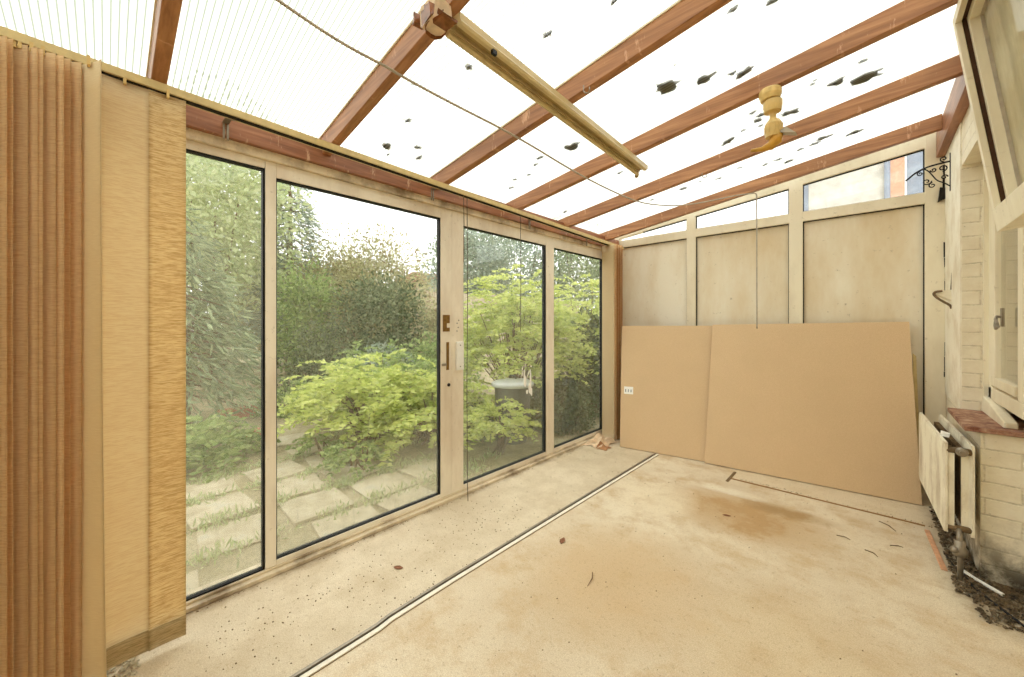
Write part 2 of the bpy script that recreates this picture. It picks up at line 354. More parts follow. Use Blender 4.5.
# end frame joinery
b = B(); rail = lambda x0, x1, za, zb: b.box(x0, x1, 3.9868, 4.049, za, zb)
stl = lambda x0, x1, z1=None: b.hexa([(x0, 3.985, 0), (x1, 3.985, 0), (x1, 4.05, 0), (x0, 4.05, 0), (x0, 3.985, z0(x0)-.002), (x1, 3.985, z0(x1)-.002), (x1, 4.05, z0(x1)-.002), (x0, 4.05, z0(x0)-.002)])
stl(-2.16, -2.075); stl(-1.342, -1.257); stl(-.505, -.41); stl(.284, XR)
rail(-2.16, XR, 2.066, 2.147); rail(-2.16, XR, 0, .08)
gt = lambda x: 2.425+.123*x      # top of the panes
b.hexa([(-2.16, 3.987, gt(-2.16)), (XR, 3.987, gt(XR)), (XR, 4.048, gt(XR)), (-2.16, 4.048, gt(-2.16)),
        (-2.16, 3.987, z0(-2.16)-.003), (XR, 3.987, z0(XR)-.003), (XR, 4.048, z0(XR)-.003), (-2.16, 4.048, z0(-2.16)-.003)])
struct('trim_1', b, M['endframe'], 'cream timber frame of the end wall', 'frame', bevel=.004)
b = B()
for x0, x1 in ((-2.075, -1.342), (-1.257, -.505), (-.41, .284)):
    b.box(x0, x0+.006, 4.005, 4.021, .08, 2.066); b.box(x1-.006, x1, 4.005, 4.021, .08, 2.066); b.box(x0, x1, 4.005, 4.021, 2.060, 2.066)  # near-black strips paint the shadow line where panel meets frame
struct('trim_2', b, M['dark'], 'dark strips standing in for shadow around the end wall panels', 'trim')
for i, (x0, x1) in enumerate(((-1.80, -1.342), (-1.257, -.505), (-.41, .284))):
    w = thing('window_%d' % (i+1), (x0, 4.02, 2.147), ['small triangular pane at the low end of the end wall', 'middle slanted pane showing white sky in the end wall', 'right slanted pane showing the neighbouring wall'][i], 'window', kind='structure')
    zt0, zt1 = max(gt(x0), 2.155), gt(x1)
    g = B().hexa([(x0, 4.017, 2.147), (x1, 4.017, 2.147), (x1, 4.021, 2.147), (x0, 4.021, 2.147), (x0, 4.017, zt0), (x1, 4.017, zt1), (x1, 4.021, zt1), (x0, 4.021, zt0)])
    mk('pane', g, M['glassE'], w)
    s = B(); s.box(x0, x1, 4.0, 4.014, 2.147, 2.151); s.box(x1-.007, x1, 4.0, 4.014, 2.147, zt1)
    s.hexa([(x0, 4.0, zt0-.008), (x1, 4.0, zt1-.008), (x1, 4.014, zt1-.008), (x0, 4.014, zt0-.008), (x0, 4.0, zt0), (x1, 4.0, zt1), (x1, 4.014, zt1), (x0, 4.014, zt0)])
    if i: s.box(x0, x0+.006, 4.0, 4.014, 2.147, zt0)
    mk('seal', s, M['seal'], w)

# ------------------------------------------------------------------ sliding door wall
b = B()
b.box(-2.20, -2.10, YN, 3.985, 2.0, 2.045); b.box(-2.20, -2.085, YN, 3.985, 0, .018); b.box(-2.20, -2.10, 3.80, 3.985, .018, 2.0)
b.box(-2.20, -2.112, YN, 3.985, .018, .03)
struct('trim_3', b, M['sillframe'], 'dirty cream outer frame and sill of the sliding doors', 'frame', bevel=.003)
b = B(); b.box(-2.205, -2.13, YN, 3.985, 1.985, 2.0); struct('trim_4', b, M['dark'], 'dark groove above the sliding doors', 'trim')
def sash(name, y0, y1, gy0, gy1, gz0, gz1, glass, label, cat, xo=0., fixed=False):
    w = thing(name, (-2.14+xo, y0, .02), label, cat, kind='structure')
    xa, xb = -2.165+xo, -2.12+xo
    f = B(); f.box(xa, xb, y0, gy0, .03, 2.0); f.box(xa, xb, gy1, y1, .03, 2.0)
    f.box(xa, xb, gy0, gy1, gz1, 2.0); f.box(xa, xb, gy0, gy1, .02, gz0); mk('sash_frame', f, M['frame'], w, bevel=.003)
    q = .008; s = B(); xs, xt = xa+.008, xb-.006
    s.box(xs, xt, gy0, gy0+.004, gz0, gz1); s.box(xs, xt, gy1-q, gy1, gz0, gz1); s.box(xs, xt, gy0, gy1, gz1-q, gz1); s.box(xs, xt, gy0, gy1, gz0, gz0+q*.8)
    mk('seal', s, M['seal'], w)
    mk('pane', B().box(-2.148+xo, -2.144+xo, gy0, gy1, gz0, gz1), M[glass], w)
    return w
sash('window_4', YN, -.36, YN+.06, -.40, .03, 1.962, 'glassA', 'fixed glazed panel of the door wall behind the folded blinds', 'window')
sash('window_5', -.36, .522, -.32, .522, .03, 1.962, 'glassA', 'tall fixed pane beside the hanging blind slats', 'window')
d1 = sash('door_1', .522, 1.645, .570, 1.552, .055, 1.93, 'glassB', 'wide sliding glass door with dark lock slots', 'door')
d2 = sash('door_2', 1.645, 2.70, 1.75, 2.70, .058, 1.914, 'glassC', 'dirty sliding glass door with blind cords in front', 'door')
w6 = sash('window_6', 2.70, 3.80, 2.822, 3.70, .06, 1.910, 'glassC', 'tall fixed pane nearest the end wall corner', 'window')
# lock furniture
def onx(y0, y1, z0_, z1, d=.004, x=-2.12): return B().box(x-.003, x+d, y0, y1, z0_, z1)
mk('lock_slot', onx(1.597, 1.620, .893, 1.085, .002), M['brass'], d1)
b = B(); b.box(-2.122, -2.1165, 1.568, 1.625, 1.215, 1.272); b.box(-2.122, -2.1165, 1.568, 1.60, 1.185, 1.215); b.box(-2.122, -2.1165, 1.568, 1.625, 1.158, 1.185)
mk('glue_mark', b, M['brass'], d1)
mk('keyhole', B().lathe([(.012, 0), (.012, .006), (.008, .008)], (-2.121, 1.617, .79), (1, 0, 0), 16), M['iron'], d1)
mk('lock_latch', B().box(-2.122, -2.105, 1.560, 1.590, .925, .94), M['steel'], d1)
b = B().box(-2.121, -2.100, 1.675, 1.738, .885, 1.085); mk('handle_plate', b, M['white'], d2, bevel=.004)
b = B()
for zz, yy in ((1.215, 1.69), (1.185, 1.70), (1.16, 1.69), (1.235, 1.705), (1.06, 1.705), (.91, 1.705)): b.lathe([(.004, 0), (.004, .003)], (-2.121 if zz > 1.1 else -2.101, yy, zz), (1, 0, 0), 8)
mk('screw_hole', b, M['iron'], d2)
b = B()   # white paint drips on the glass
for (yy, zz, w_, h_) in ((2.335, .845, .012, .07), (2.345, .80, .02, .05), (2.415, .79, .014, .11), (2.405, .74, .022, .05), (2.43, .70, .012, .04), (2.37, .71, .014, .02), (2.31, .87, .006, .02)):
    b.lathe([(.001, 0), (1, .0004), (.7, .0012), (.1, .0014)], (0, 0, 0), (1, 0, 0), 9)
    k = len(b.v)-36
    for i in range(k, len(b.v)):
        x, y, z = b.v[i]; b.v[i] = (-2.1438+x, yy+.10+y*w_*random.uniform(.8, 1.1), zz-.085+z*h_*random.uniform(.85, 1.1))
mk('paint_drip', b, M['paper'], d2)
# timber header beam
b = B().hexa([(-2.16, YN, 2.047), (-2.075, YN, 2.047), (-2.075, 3.985, 2.033), (-2.16, 3.985, 2.033), (-2.16, YN, 2.14), (-2.075, YN, 2.150), (-2.075, 3.985, 2.150), (-2.16, 3.985, 2.14)])
hb = mk('header_beam', b, M['beam'], bevel=.003); tag(hb, 'long reddish timber header beam above the sliding glass doors', 'beam')
# rafters
names = ['short dark looking rafter above the left blinds, nearest the camera at top left', 'rafter carrying the taped end of the strip light', 'rafter crossed by the middle of the strip light',
         'rafter that the yellowed hanging lamp holder is fixed to', 'rafter just behind the lamp holder, with flaking pale scuffs', 'rearmost rafter lying against the top of the end wall']
for y, lab in zip((.112, .768, 1.475, 2.208, 2.912, 3.665), names):
    xa, xb, h, w = -2.26, .338, .095, .045
    b = B().hexa([(xa, y, roofz(xa)), (xb, y, roofz(xb)), (xb, y+w, roofz(xb)), (xa, y+w, roofz(xa)), (xa, y, roofz(xa)+h), (xb, y, roofz(xb)+h), (xb, y+w, roofz(xb)+h), (xa, y+w, roofz(xa)+h)])
    r = thing('roof_rafter', (-2.08, y, roofz(-2.08)), lab, 'rafter', 'timber rafters under the roof sheets')
    mk('timber', b, M['rafter'], r, bevel=.003)
    if y > 2: continue
    b = B().hexa([(xa, y-.006, roofz(xa)+.088), (xb, y-.006, roofz(xb)+.088), (xb, y-.0005, roofz(xb)+.088), (xa, y-.0005, roofz(xa)+.088), (xa, y-.006, roofz(xa)+.096), (xb, y-.006, roofz(xb)+.096), (xb, y-.0005, roofz(xb)+.096), (xa, y-.0005, roofz(xa)+.096)])
    mk('glazing_strip', b, M['endframe'], r)
b = B().box(.338, XR, YN, 3.983, 2.372, 2.548)
wp = mk('wall_plate', b, M['beam'], bevel=.004); tag(wp, 'thick reddish timber wall plate along the top of the brick wall', 'beam')

# ------------------------------------------------------------------ blind track and slats
def ln(y): k = (y+1.3)/5.2; return (-1.90-.10*k, 2.125-.072*k)
tr = thing('blind_track', (-1.95, YN, 2.1), 'long yellowed blind track running along the header beam', 'blind track')
b = B(); (xa, za), (xb, zb) = ln(YN), ln(3.90)
prof = [(-.028, .028), (.022, .028), (.022, .0), (.012, .0), (.012, .006), (-.018, .006), (-.018, .0), (-.028, .0)]
b.extr(prof, lambda p, q: (xa+p, YN, za+q-.028), lambda p, q: (xb+p, 3.90, zb+q-.028)); mk('rail', b, M['track'], tr)
b = B().extr([(-.016, .004), (.010, .004), (.010, -.002), (-.016, -.002)], lambda p, q: (xa+p, YN, za+q-.028), lambda p, q: (xb+p, 3.90, zb+q-.028)); mk('groove', b, M['dark'], tr)
b0 = B()
for y in (-.5, .36, 1.45, 2.42, 3.3):
    b = B(); x, z = ln(y); b.box(-2.076, x-.028, y-.012, y+.012, z-.004, z+.0); b.box(x-.03, x-.024, y-.012, y+.012, z-.03, z); b.box(-2.075, -2.072, y-.010, y-.002, z-.075, z); b.box(-2.075, -2.072, y+.004, y+.012, z-.075, z)
    mk('bracket', b, M['steel'], tr)

def slat(y, ang, w, mat, label, group, x=None, bow=.006, zb=.022, twist=0., xoff=0., hem=True, ztop=None, wob=0.):
    tx, tz = ln(y); x = tx if x is None else x; ztop = tz-.035 if ztop is None else ztop
    o = thing('vertical_blind_slat', (x, y, zb), label, 'blind slat', group)
    NZ = 24; NW = 8
    def sect(b, za, zc, th, nz):
        for side in (0, 1):
            for i in range(nz+1):
                z = za+(zc-za)*i/nz; q = 1-(z-zb)/(ztop-zb); a = ang+twist*q*q
                for j in range(NW+1):
                    u = (j/NW-.5); n_ = bow*(1-4*u*u)+(th/2 if side else -th/2)+wob*math.sin(z*3+u*2)
                    px = u*w*math.cos(a)-n_*math.sin(a); py = u*w*math.sin(a)+n_*math.cos(a)
                    b.v.append((x+px+xoff*q, y+py, z))
        st = NW+1; N = (nz+1)*st
        for i in range(nz):
            for j in range(NW):
                k = i*st+j; b.f.append((k, k+1, k+st+1, k+st)); b.f.append((N+k, N+k+st, N+k+st+1, N+k+1))
            for j in (0, NW): k = i*st+j; b.f.append((k, k+st, N+k+st, N+k))
        for i in (0, nz):
            for j in range(NW): k = i*st+j; b.f.append((k, k+1, N+k+1, N+k))
        return b
    mk('fabric', sect(B(), zb+(.075 if hem else 0), ztop, .0012, NZ), mat, o, smooth=True)
    if hem: mk('hem', sect(B(), zb, zb+.075, .003, 3), M['hem'], o, smooth=True)
    b = B().box(x-.012, x+.012, y-.004, y+.004, ztop-.012, ztop+.018); mk('hanger', b, M['yplastic'], o)
    return o
G1 = 'blind slats hanging at the left'
slat(.157, PI/2, .104, M['blindA'], 'gold streaked blind slat hanging flat, next to the first pane', G1, x=-1.915, bow=.003)
slat(.044, PI/2+.06, .126, M['blindB'], 'smooth cream blind slat hanging flat beside the gold streaked slat', G1, x=-1.917, bow=.004)
slat(-.040, .50, .118, M['blindD'], 'pale blind slat twisted open towards its foot, left of the flat cream slat', G1, x=-1.865, bow=.005, twist=.25, zb=.0, hem=False)
N = 15
for k in range(N):
    y = -.082-.0185*k-.004*(k % 3)
    slat(y, 1.0+random.uniform(-.10, .10), .112, M['blindC'], 'tan blind slat edge on in the tightly folded stack at far left', G1, x=-1.915+random.uniform(-.004, .004), bow=.007, zb=.0, hem=False, wob=random.uniform(-.001, .001))
G2 = 'bunched blind slats in the far corner'
labs = ['front cream slat of the blind bunch in the far corner beside the boards', 'tan slat edge showing in the blind bunch in the far corner']
slat(3.60, -.08, .150, M['blindD'], labs[0], G2, x=-2.0, bow=-.006, zb=.01, hem=False, ztop=2.03)
for k in range(6):
    slat(3.622+.019*k, -.05+random.uniform(-.05, .05), .148+random.uniform(-.01, .006), M['blindO' if k % 2 else 'blindC'], labs[1], G2, x=-1.988+.004*k, bow=-.004, zb=.01, hem=False, ztop=2.03)
def cord(pts, r, label, name='blind_cord', mat='cord', cat='cord'):
    o = mk('pull_cord', B().tube(pts, r, 6), M[mat], tr, smooth=True); return o
(x, z) = ln(1.65); cord([(x+.0, 1.645, z-.03), (x+.002, 1.648, 1.4), (x-.001, 1.645, .8), (x, 1.648, .16), (x+.004, 1.65, .03)], .0025, 'dark blind cord reaching almost to the floor by the lock plate')
cord([(x+.0, 1.615, z-.03), (x+.002, 1.618, 1.85), (x, 1.616, 1.62)], .0022, 'short blind cord hanging just above the lock plate')
(x, z) = ln(2.19); cord([(x, 2.19, z-.03), (x+.001, 2.192, 1.6), (x, 2.19, 1.15)], .0022, 'thin blind cord hanging midway across the dirty sliding door')

# ------------------------------------------------------------------ leaning boards
def board(name, BL, BR, TL, TR, th, label, warp=.0):
    BL, BR, TL, TR = map(Vector, (BL, BR, TL, TR)); nrm = (BR-BL).cross(TL-BL).normalized()
    if nrm.y > 0: nrm = -nrm
    b = B(); n = 10
    for side in (0, 1):
        for i in range(n+1):
            for j in range(n+1):
                u, v = j/n, i/n; p = (BL*(1-u)+BR*u)*(1-v)+(TL*(1-u)+TR*u)*v-nrm*0+Vector((0, warp*math.sin(PI*v), 0))
                b.v.append(tuple(p+nrm*(th if side else 0)))
    st = n+1; Nn = st*st
    for i in range(n):
        for j in range(n):
            k = i*st+j; b.f.append((k, k+st, k+st+1, k+1)); b.f.append((Nn+k, Nn+k+1, Nn+k+st+1, Nn+k+st))
    for i in range(n):
        for k, k2 in ((i, i+1), (n*st+i, n*st+i+1), (i*st, (i+1)*st), (i*st+n, (i+1)*st+n)): b.f.append((k, k2, Nn+k2, Nn+k))
    o = thing(name, tuple(BL), label, 'board', 'brown boards leaning on the end wall'); mk('sheet', b, M['mdf'], o)
    return o, nrm, BL, BR, TL, TR
lb = board('leaning_board', (-1.785, 3.446, .004), (-.90, 3.615, .004), (-1.894, 3.70, 1.183), (-.96, 3.962, 1.19), .006, 'left brown board, with a white sticker, partly behind the other board')
rb = board('leaning_board', (-1.045, 3.552, .006), (.252, 3.715, .004), (-1.075, 3.895, 1.197), (.205, 3.968, 1.224), .006, 'right brown board in front, leaning beside the radiator')
o, nrm, BL, BR, TL, TR = lb
def onb(u, v, d=.007): return (BL*(1-u)+BR*u)*(1-v)+(TL*(1-u)+TR*u)*v+nrm*d
def patch(u0, u1, v0, v1, d, e=.0006):
    a = [onb(u0, v0, d), onb(u1, v0, d), onb(u1, v1, d), onb(u0, v1, d)]; return B().hexa([tuple(p) for p in a]+[tuple(p+nrm*e) for p in a])
st = mk('sticker', patch(.035, .130, .425, .485, .0062), M['paper'], o)
for u0 in (.048, .076, .104):
    mk('mark', patch(u0, u0+.009, .44, .463, .0069, .0003), M['print'], st)
# ply offcut behind the right edge
b = B().hexa([(.225, 3.86, .0), (.262, 3.86, .0), (.262, 3.90, .0), (.225, 3.90, .0), (.222, 3.945, 1.0), (.24, 3.945, .98), (.24, 3.975, .98), (.222, 3.975, 1.0)])
tag(mk('timber_batten', b, M['track']), 'yellow timber batten just showing behind the right board edge', 'batten')

# ------------------------------------------------------------------ window in the brick wall, sills
struct('trim_7', B().box(.379, .386, 3.37, 3.984, .725, 2.371), M['plaster'], 'bright lumpy white plaster strip on the side of the brick pier', 'plaster')
w7 = thing('window_7', (.5, 2.78, .80), 'cream timber window in the brick wall beside the pier', 'window', kind='structure')
b = B(); b.box(.479, .56, 3.29, 3.365, .80, 2.12); b.box(.479, .56, 2.70, 3.365, .80, .87); b.box(.479, .56, 2.70, 2.78, .87, 2.12); b.box(.479, .56, 2.70, 3.365, 2.05, 2.12)
mk('frame', b, M['endframe'], w7, bevel=.004)
b = B(); b.box(.472, .50, 3.16, 3.27, .885, 2.04); b.box(.472, .50, 2.79, 3.16, .885, .922+.01); b.box(.472, .50, 2.79, 3.16, 1.96, 2.04)
cs = mk('casement', b, M['endframe'], w7, bevel=.004)
mk('pane', B().box(.492, .496, 2.78, 3.165, .93, 1.97), M['glassA'], cs)
b = B().tube([(.470, 2.98, 1.245), (.452, 2.985, 1.25), (.444, 2.955, 1.235), (.442, 2.91, 1.215), (.444, 2.90, 1.20), (.444, 2.95, 1.19), (.448, 2.99, 1.205), (.452, 3.0, 1.235)], .006, 8); b.box(.465, .474, 2.97, 3.0, 1.20, 1.29)
mk('catch', b, M['steel'], cs)
struct('wall_window_back', B().box(.585, .61, 2.70, 3.365, .8, 2.1), M['innerwall'], 'dim room wall seen through the brick wall window', 'wall')
struct('trim_5', B().box(.462, .480, 3.345, 3.365, .80, 2.10), M['endframe'], 'thin white bead between brick pier and window', 'trim')
b = B().box(.33, .60, 2.82, 3.37, .700, .724); rs = mk('window_ledge', b, M['sillwood'], bevel=.004); tag(rs, 'flaking dark red window ledge on the low brick wall', 'ledge')
b = B().hexa([(.455, 2.88, .724), (.50, 2.88, .724), (.50, 3.364, .724), (.455, 3.364, .724), (.46, 2.88, .752), (.50, 2.88, .755), (.50, 3.364, .815), (.46, 3.364, .812)])
tag(mk('timber_sill', b, M['endframe'], bevel=.006), 'cream timber sill strip lying on the red ledge under the window', 'sill')
struct('door_3', B().box(.58, .60, 1.2, 2.70, 0, 2.12), M['endframe'], 'unseen cream door slab added to shut daylight out of the doorway', 'door')  # out of view, added so sky light cannot leak through the opening

# open fanlight leaf
BB, TT = Vector((.346, 2.28, 1.558)), Vector((.2356, 2.28, 2.405)); UP = (TT-BB).normalized(); LN = (TT-BB).length; NR = Vector((UP.z, 0, -UP.x)); AY = Vector((0, -1, 0))
fl = thing('open_casement', tuple(BB), 'open cream casement tilted into the room at the top right corner', 'window leaf')
def L(s, t_, n): return BB+AY*s+UP*t_+NR*n
def lbox(b, s0, s1, t0, t1, n0, n1): return b.hexa([tuple(L(*p)) for p in ((s0, t0, n0), (s1, t0, n0), (s1, t0, n1), (s0, t0, n1), (s0, t1, n0), (s1, t1, n0), (s1, t1, n1), (s0, t1, n1))])
WL_ = .80
b = B(); lbox(b, 0, WL_, 0, .085, 0, .070); lbox(b, 0, .03, .085, LN, 0, .018); lbox(b, .03, WL_, LN-.03, LN, 0, .018); lbox(b, WL_-.03, WL_, .085, LN-.03, 0, .018)
mk('outer_frame', b, M['endframe'], fl, bevel=.002)
b = B(); lbox(b, .006, .022, .085, LN-.006, .018, .032); lbox(b, .022, WL_-.006, LN-.022, LN-.006, .018, .032); lbox(b, WL_-.022, WL_-.006, .085, LN-.022, .018, .032)
mk('rebate', b, M['darkwood'], fl)
b = B(); lbox(b, 0, .045, .085, LN, .032, .066); lbox(b, .045, WL_, LN-.045, LN, .032, .066); lbox(b, WL_-.045, WL_, .085, LN-.045, .032, .066)
mk('inner_frame', b, M['endframe'], fl, bevel=.002)
b = B(); lbox(b, .045, .050, .085, LN-.045, .058, .070); lbox(b, .050, WL_-.045, LN-.050, LN-.045, .058, .070); mk('putty', b, M['cable'], fl)
b = B(); lbox(b, .02, WL_-.02, .085, LN-.02, .067, .071); mk('pane', b, M['glassL'], fl)
for s_ in (.12, .62):
    b = B(); p = L(s_, LN-.02, .068); b.box(p.x-.004, .339, p.y-.02, p.y+.02, p.z-.002, p.z+.002); b.tube([(p.x, p.y-.02, p.z), (p.x, p.y+.02, p.z)], .006, 8); mk('hinge', b, M['steel'], fl)

# ------------------------------------------------------------------ radiator
rad = thing('radiator', (.31, 2.78, 0), 'old chipped white double panel radiator under the red ledge', 'radiator')
def rx(y, base): return base-.028*(y-2.78)/.8
def panel(base, outward):
    b = B(); n = 40; ys = [2.78+.82*i/n for i in range(n+1)]; z0_, z1_ = .21, .64
    for face in (0, 1):
        for z in (z0_, z0_+.03, z1_-.03, z1_):
            for i, y in enumerate(ys):
                fl_ = 0 if (z in (z0_, z1_)) else (.005 if i % 2 else -.004)
                b.v.append((rx(y, base)+(-.0 if face else 0)+(-.006-fl_ if face == 0 else .006), y, z))
    st = n+1; Nn = 4*st
    for r_ in range(3):
        for i in range(n):
            k = r_*st+i; b.f.append((k, k+1, k+st+1, k+st)); b.f.append((Nn+k, Nn+k+st, Nn+k+st+1, Nn+k+1))
    for r_ in range(3):
        for i in (0, n): k = r_*st+i; b.f.append((k, k+st, Nn+k+st, Nn+k))
    for i in range(n):
        for r_ in (0, 3): k = r_*st+i; b.f.append((k, k+1, Nn+k+1, Nn+k))
    return b
mk('front_panel', panel(.268, -1), M['radiator'], rad); mk('rear_panel', panel(.352, 1), M['radiator'], rad)
b = B()
n = 26
for i in range(n):
    y = 2.82+.74*i/n; x0_, x1_ = rx(y, .280), rx(y, .340); b.box(x0_, x0_+.022, y, y+.012, .25, .60); b.box(x1_-.022, x1_, y+.006, y+.018, .25, .60)
tag(mk('convector_fins', b, M['raddark'], rad), 'dark brown fins between the panels', kind='stuff')
b = B(); b.box(rx(2.8, .276), rx(2.8, .296), 2.785, 2.80, .24, .61); b.box(.318, .344, 2.80, 2.815, .24, .61); mk('end_strip', b, M['radiator'], rad)
b = B().tube([(.270, 2.795, .605), (.35, 2.795, .605)], .016, 12); mk('connecting_pipe', b, M['raddark'], rad, smooth=True); mk('connecting_pipe', B().tube([(.270, 2.795, .235), (.35, 2.795, .235)], .014, 12), M['raddark'], rad, smooth=True)
b = B().lathe([(.004, 0), (.02, 0), (.022, .01), (.016, .02), (.010, .022), (.010, .03)], (.318, 2.788, .605), (0, -1, 0), 16); mk('bleed_valve', b, M['steel'], rad)
b = B().tube([(.31, 2.79, .235), (.31, 2.77, .20), (.312, 2.77, .10), (.312, 2.77, .0)], .011, 10); b.lathe([(.012, 0), (.024, .004), (.026, .04), (.018, .05), (.02, .075)], (.311, 2.77, .11), (0, 0, 1), 14); b.tube([(.311, 2.77, .14), (.285, 2.745, .145)], .014, 10)
mk('inlet_valve', b, M['steel'], rad, smooth=True)
for y in (2.98, 3.4):
    b = B().box(rx(y, .352)+.006, XR-.0005, y, y+.03, .26, .58); mk('wall_bracket', b, M['raddark'], rad)
mk('shelf_scrap', B().hexa([(.262, 2.92, .641), (.29, 2.90, .641), (.30, 2.97, .641), (.27, 2.99, .641), (.262, 2.92, .652), (.29, 2.90, .658), (.30, 2.97, .652), (.27, 2.99, .656)]), M['paper'], rad)
def rubble(x0, x1, y0, y1, n, smin, smax, seed, pile=.0):
    r = random.Random(seed); b = B()
    for i in range(n):
        x, y = r.uniform(x0, x1), r.uniform(y0, y1); s = r.uniform(smin, smax); z = r.uniform(0, pile)
        d = [Vector((r.uniform(.5, 1), r.uniform(.5, 1), r.uniform(.4, .8)))*s for _ in range(1)][0]; a = r.uniform(0, PI); ca, sa = math.cos(a), math.sin(a)
        P = []
        for zz in (0, 1):
            for (u, v) in ((-1, -1), (1, -1), (1, 1), (-1, 1)):
                u *= d.x*(1-.3*zz)*r.uniform(.7, 1.1); v *= d.y*(1-.3*zz)*r.uniform(.7, 1.1); P.append((x+u*ca-v*sa, y+u*sa+v*ca, z+zz*d.z*r.uniform(.7, 1.1)))
        b.hexa(P)
    return b
b = rubble(.285, .378, 2.62, 3.7, 620, .003, .013, 3, .014); rubb = rubble(.33, .54, 2.45, 2.84, 420, .003, .011, 5, .010); b.add(rubb.v, rubb.f)
tag(mk('rubble', b, M['rubble']), 'dark sooty rubble and dust heaped along the foot of the brick wall', 'rubble', kind='stuff')
b = B().hexa([(.255, 2.82, 0), (.279, 2.82, 0), (.256, 3.29, 0), (.232, 3.29, 0), (.257, 2.82, .006), (.277, 2.82, .006), (.254, 3.29, .007), (.234, 3.29, .007)])
tag(mk('mortar_strip', b, M['copper'], bevel=.002), 'narrow salmon pink strip on the floor in front of the radiator', 'strip')
tag(mk('pipe', B().tube([(.315, 2.88, .012), (.36, 2.80, .014), (.43, 2.72, .013)], .008, 10), M['paper'], smooth=True), 'thin white pipe lying on the floor at the brick wall foot', 'pipe')
tag(mk('pipe', B().tube([(.285, 3.02, .01), (.30, 2.90, .008), (.33, 2.83, .008), (.345, 2.72, .008), (.40, 2.60, .01), (.45, 2.5, .01)], .005, 8), M['iron'], smooth=True), 'thin dark cable curling through the rubble by the radiator', 'cable')
# floor batten line at the back
b = B(); pts = [(-.79, 3.333), (-.45, 3.338), (-.1, 3.345), (.1, 3.35), (.24, 3.35)]
for (xa, ya), (xb, yb) in zip(pts[:-1], pts[1:]): b.hexa([(xa, ya, 0), (xb, yb, 0), (xb, yb+.010, 0), (xa, ya+.010, 0), (xa, ya, .004), (xb, yb, .004), (xb, yb+.010, .006), (xa, ya+.010, .006)])
tag(mk('floor_batten', b, M['mdfedge']), 'thin brown timber strip on the floor before the right board', 'strip')
b = B().hexa([(-.810, 3.26, 0), (-.790, 3.255, 0), (-.790, 3.50, 0), (-.810, 3.50, 0), (-.808, 3.26, .006), (-.792, 3.255, .006), (-.792, 3.50, .006), (-.808, 3.50, .006)])
tag(mk('floor_slot', b, M['grit']), 'short dark strip sticking out from under the right board', 'strip')

# floor rail
fr = thing('floor_rail', (-1.44, .3, 0), 'bent pale metal rail crossing the floor parallel to the doors', 'rail')
path = [(-1.43, -.6), (-1.428, .3), (-1.430, .62), (-1.432, .74), (-1.442, .80), (-1.446, 1.1), (-1.445, 1.7), (-1.443, 2.4), (-1.44, 3.48)]
def ribbon(off0, off1, z0_, z1_, step=None):
    b = B()
    for (xa, ya), (xb, yb) in zip(path[:-1], path[1:]): b.hexa([(xa+off0, ya, z0_), (xa+off1, ya, z0_), (xb+off1, yb, z0_), (xb+off0, yb, z0_), (xa+off0, ya, z1_), (xa+off1, ya, z1_), (xb+off1, yb, z1_), (xb+off0, yb, z1_)])
    return b
mk('flange', ribbon(.003, .022, 0, .006), M['railw'], fr); mk('lip', ribbon(-.014, -.002, 0, .012), M['steel'], fr); mk('channel', ribbon(-.002, .003, 0, .003), M['dark'], fr)
mk('edge_gap', ribbon(.022, .025, 0, .002), M['grit'], fr)

# rag
def rag(cx, cy, sx_, sy_, h, seed, mat, label):
    r = np.random.default_rng(seed); n = 14; ph = r.uniform(0, 6, 8); b = B()
    for side in (0, 1):
        for i in range(n+1):
            for j in range(n+1):
                u, v = i/n-.5, j/n-.5
                z = h*(.5+.5*math.sin(9*u+ph[0]+3*v)*math.cos(8*v+ph[1])+.35*math.sin(17*u-6*v+ph[2]))*max(0, 1-3.2*(u*u+v*v)) 
                a = .25*math.sin(5*u+ph[3])
                b.v.append((cx+(u+a*.3+.06*math.sin(9*v+ph[4]))*sx_, cy+(v+.07*math.sin(8*u+ph[5]))*sy_, max(.002, z)+side*.003))
    st_ = n+1; Nn = st_*st_
    for i in range(n):
        for j in range(n): k = i*st_+j; b.f.append((k, k+1, k+st_+1, k+st_)); b.f.append((Nn+k, Nn+k+st_, Nn+k+st_+1, Nn+k+1))
    for i in range(n):
        for k, k2 in ((i, i+1), (n*st_+i, n*st_+i+1), (i*st_, (i+1)*st_), (i*st_+n, (i+1)*st_+n)): b.f.append((k, k2, Nn+k2, Nn+k))
    return tag(mk('crumpled_rag', b, mat), label, 'rag')
rag(-1.98, 3.42, .20, .34, .085, 4, M['rag'], 'crumpled cream rag on the floor under the corner blind bunch')
rag(-1.90, 3.30, .12, .12, .05, 9, M['ragb'], 'small brown stained cloth scrap in front of the cream rag')

# small debris
def leaf(x, y, s, a, mat, label, group=None, name='dead_leaf', cat='leaf'):
    b = B(); prof = [(-1, 0, 0), (-.5, .38, .12), (.1, .5, .2), (.7, .3, .12), (1.1, 0, .25), (.7, -.32, .1), (.1, -.48, .16), (-.5, -.36, .1)]
    vs = []
    for zoff in (0, .0012):
        for (u, v, w) in prof+[(.05, 0, .02)]: vs.append((x+s*(u*math.cos(a)-v*math.sin(a)), y+s*(u*math.sin(a)+v*math.cos(a)), .0015+w*s*.5+zoff))
    b.add(vs, [(i, (i+1) % 8, 8) for i in range(8)]+[(9+(i+1) % 8, 9+i, 17) for i in range(8)]+[(i, i+9, 9+(i+1) % 8, (i+1) % 8) for i in range(8)])
    return tag(mk(name, b, mat), label, cat, group)
leaf(-1.709, .992, .026, .5, M['leafdead'], 'reddish dead leaf left of the rail, nearest the camera')
leaf(-1.25, 1.74, .03, 1.9, M['leafdead'], 'curled brown leaf right beside the metal rail')
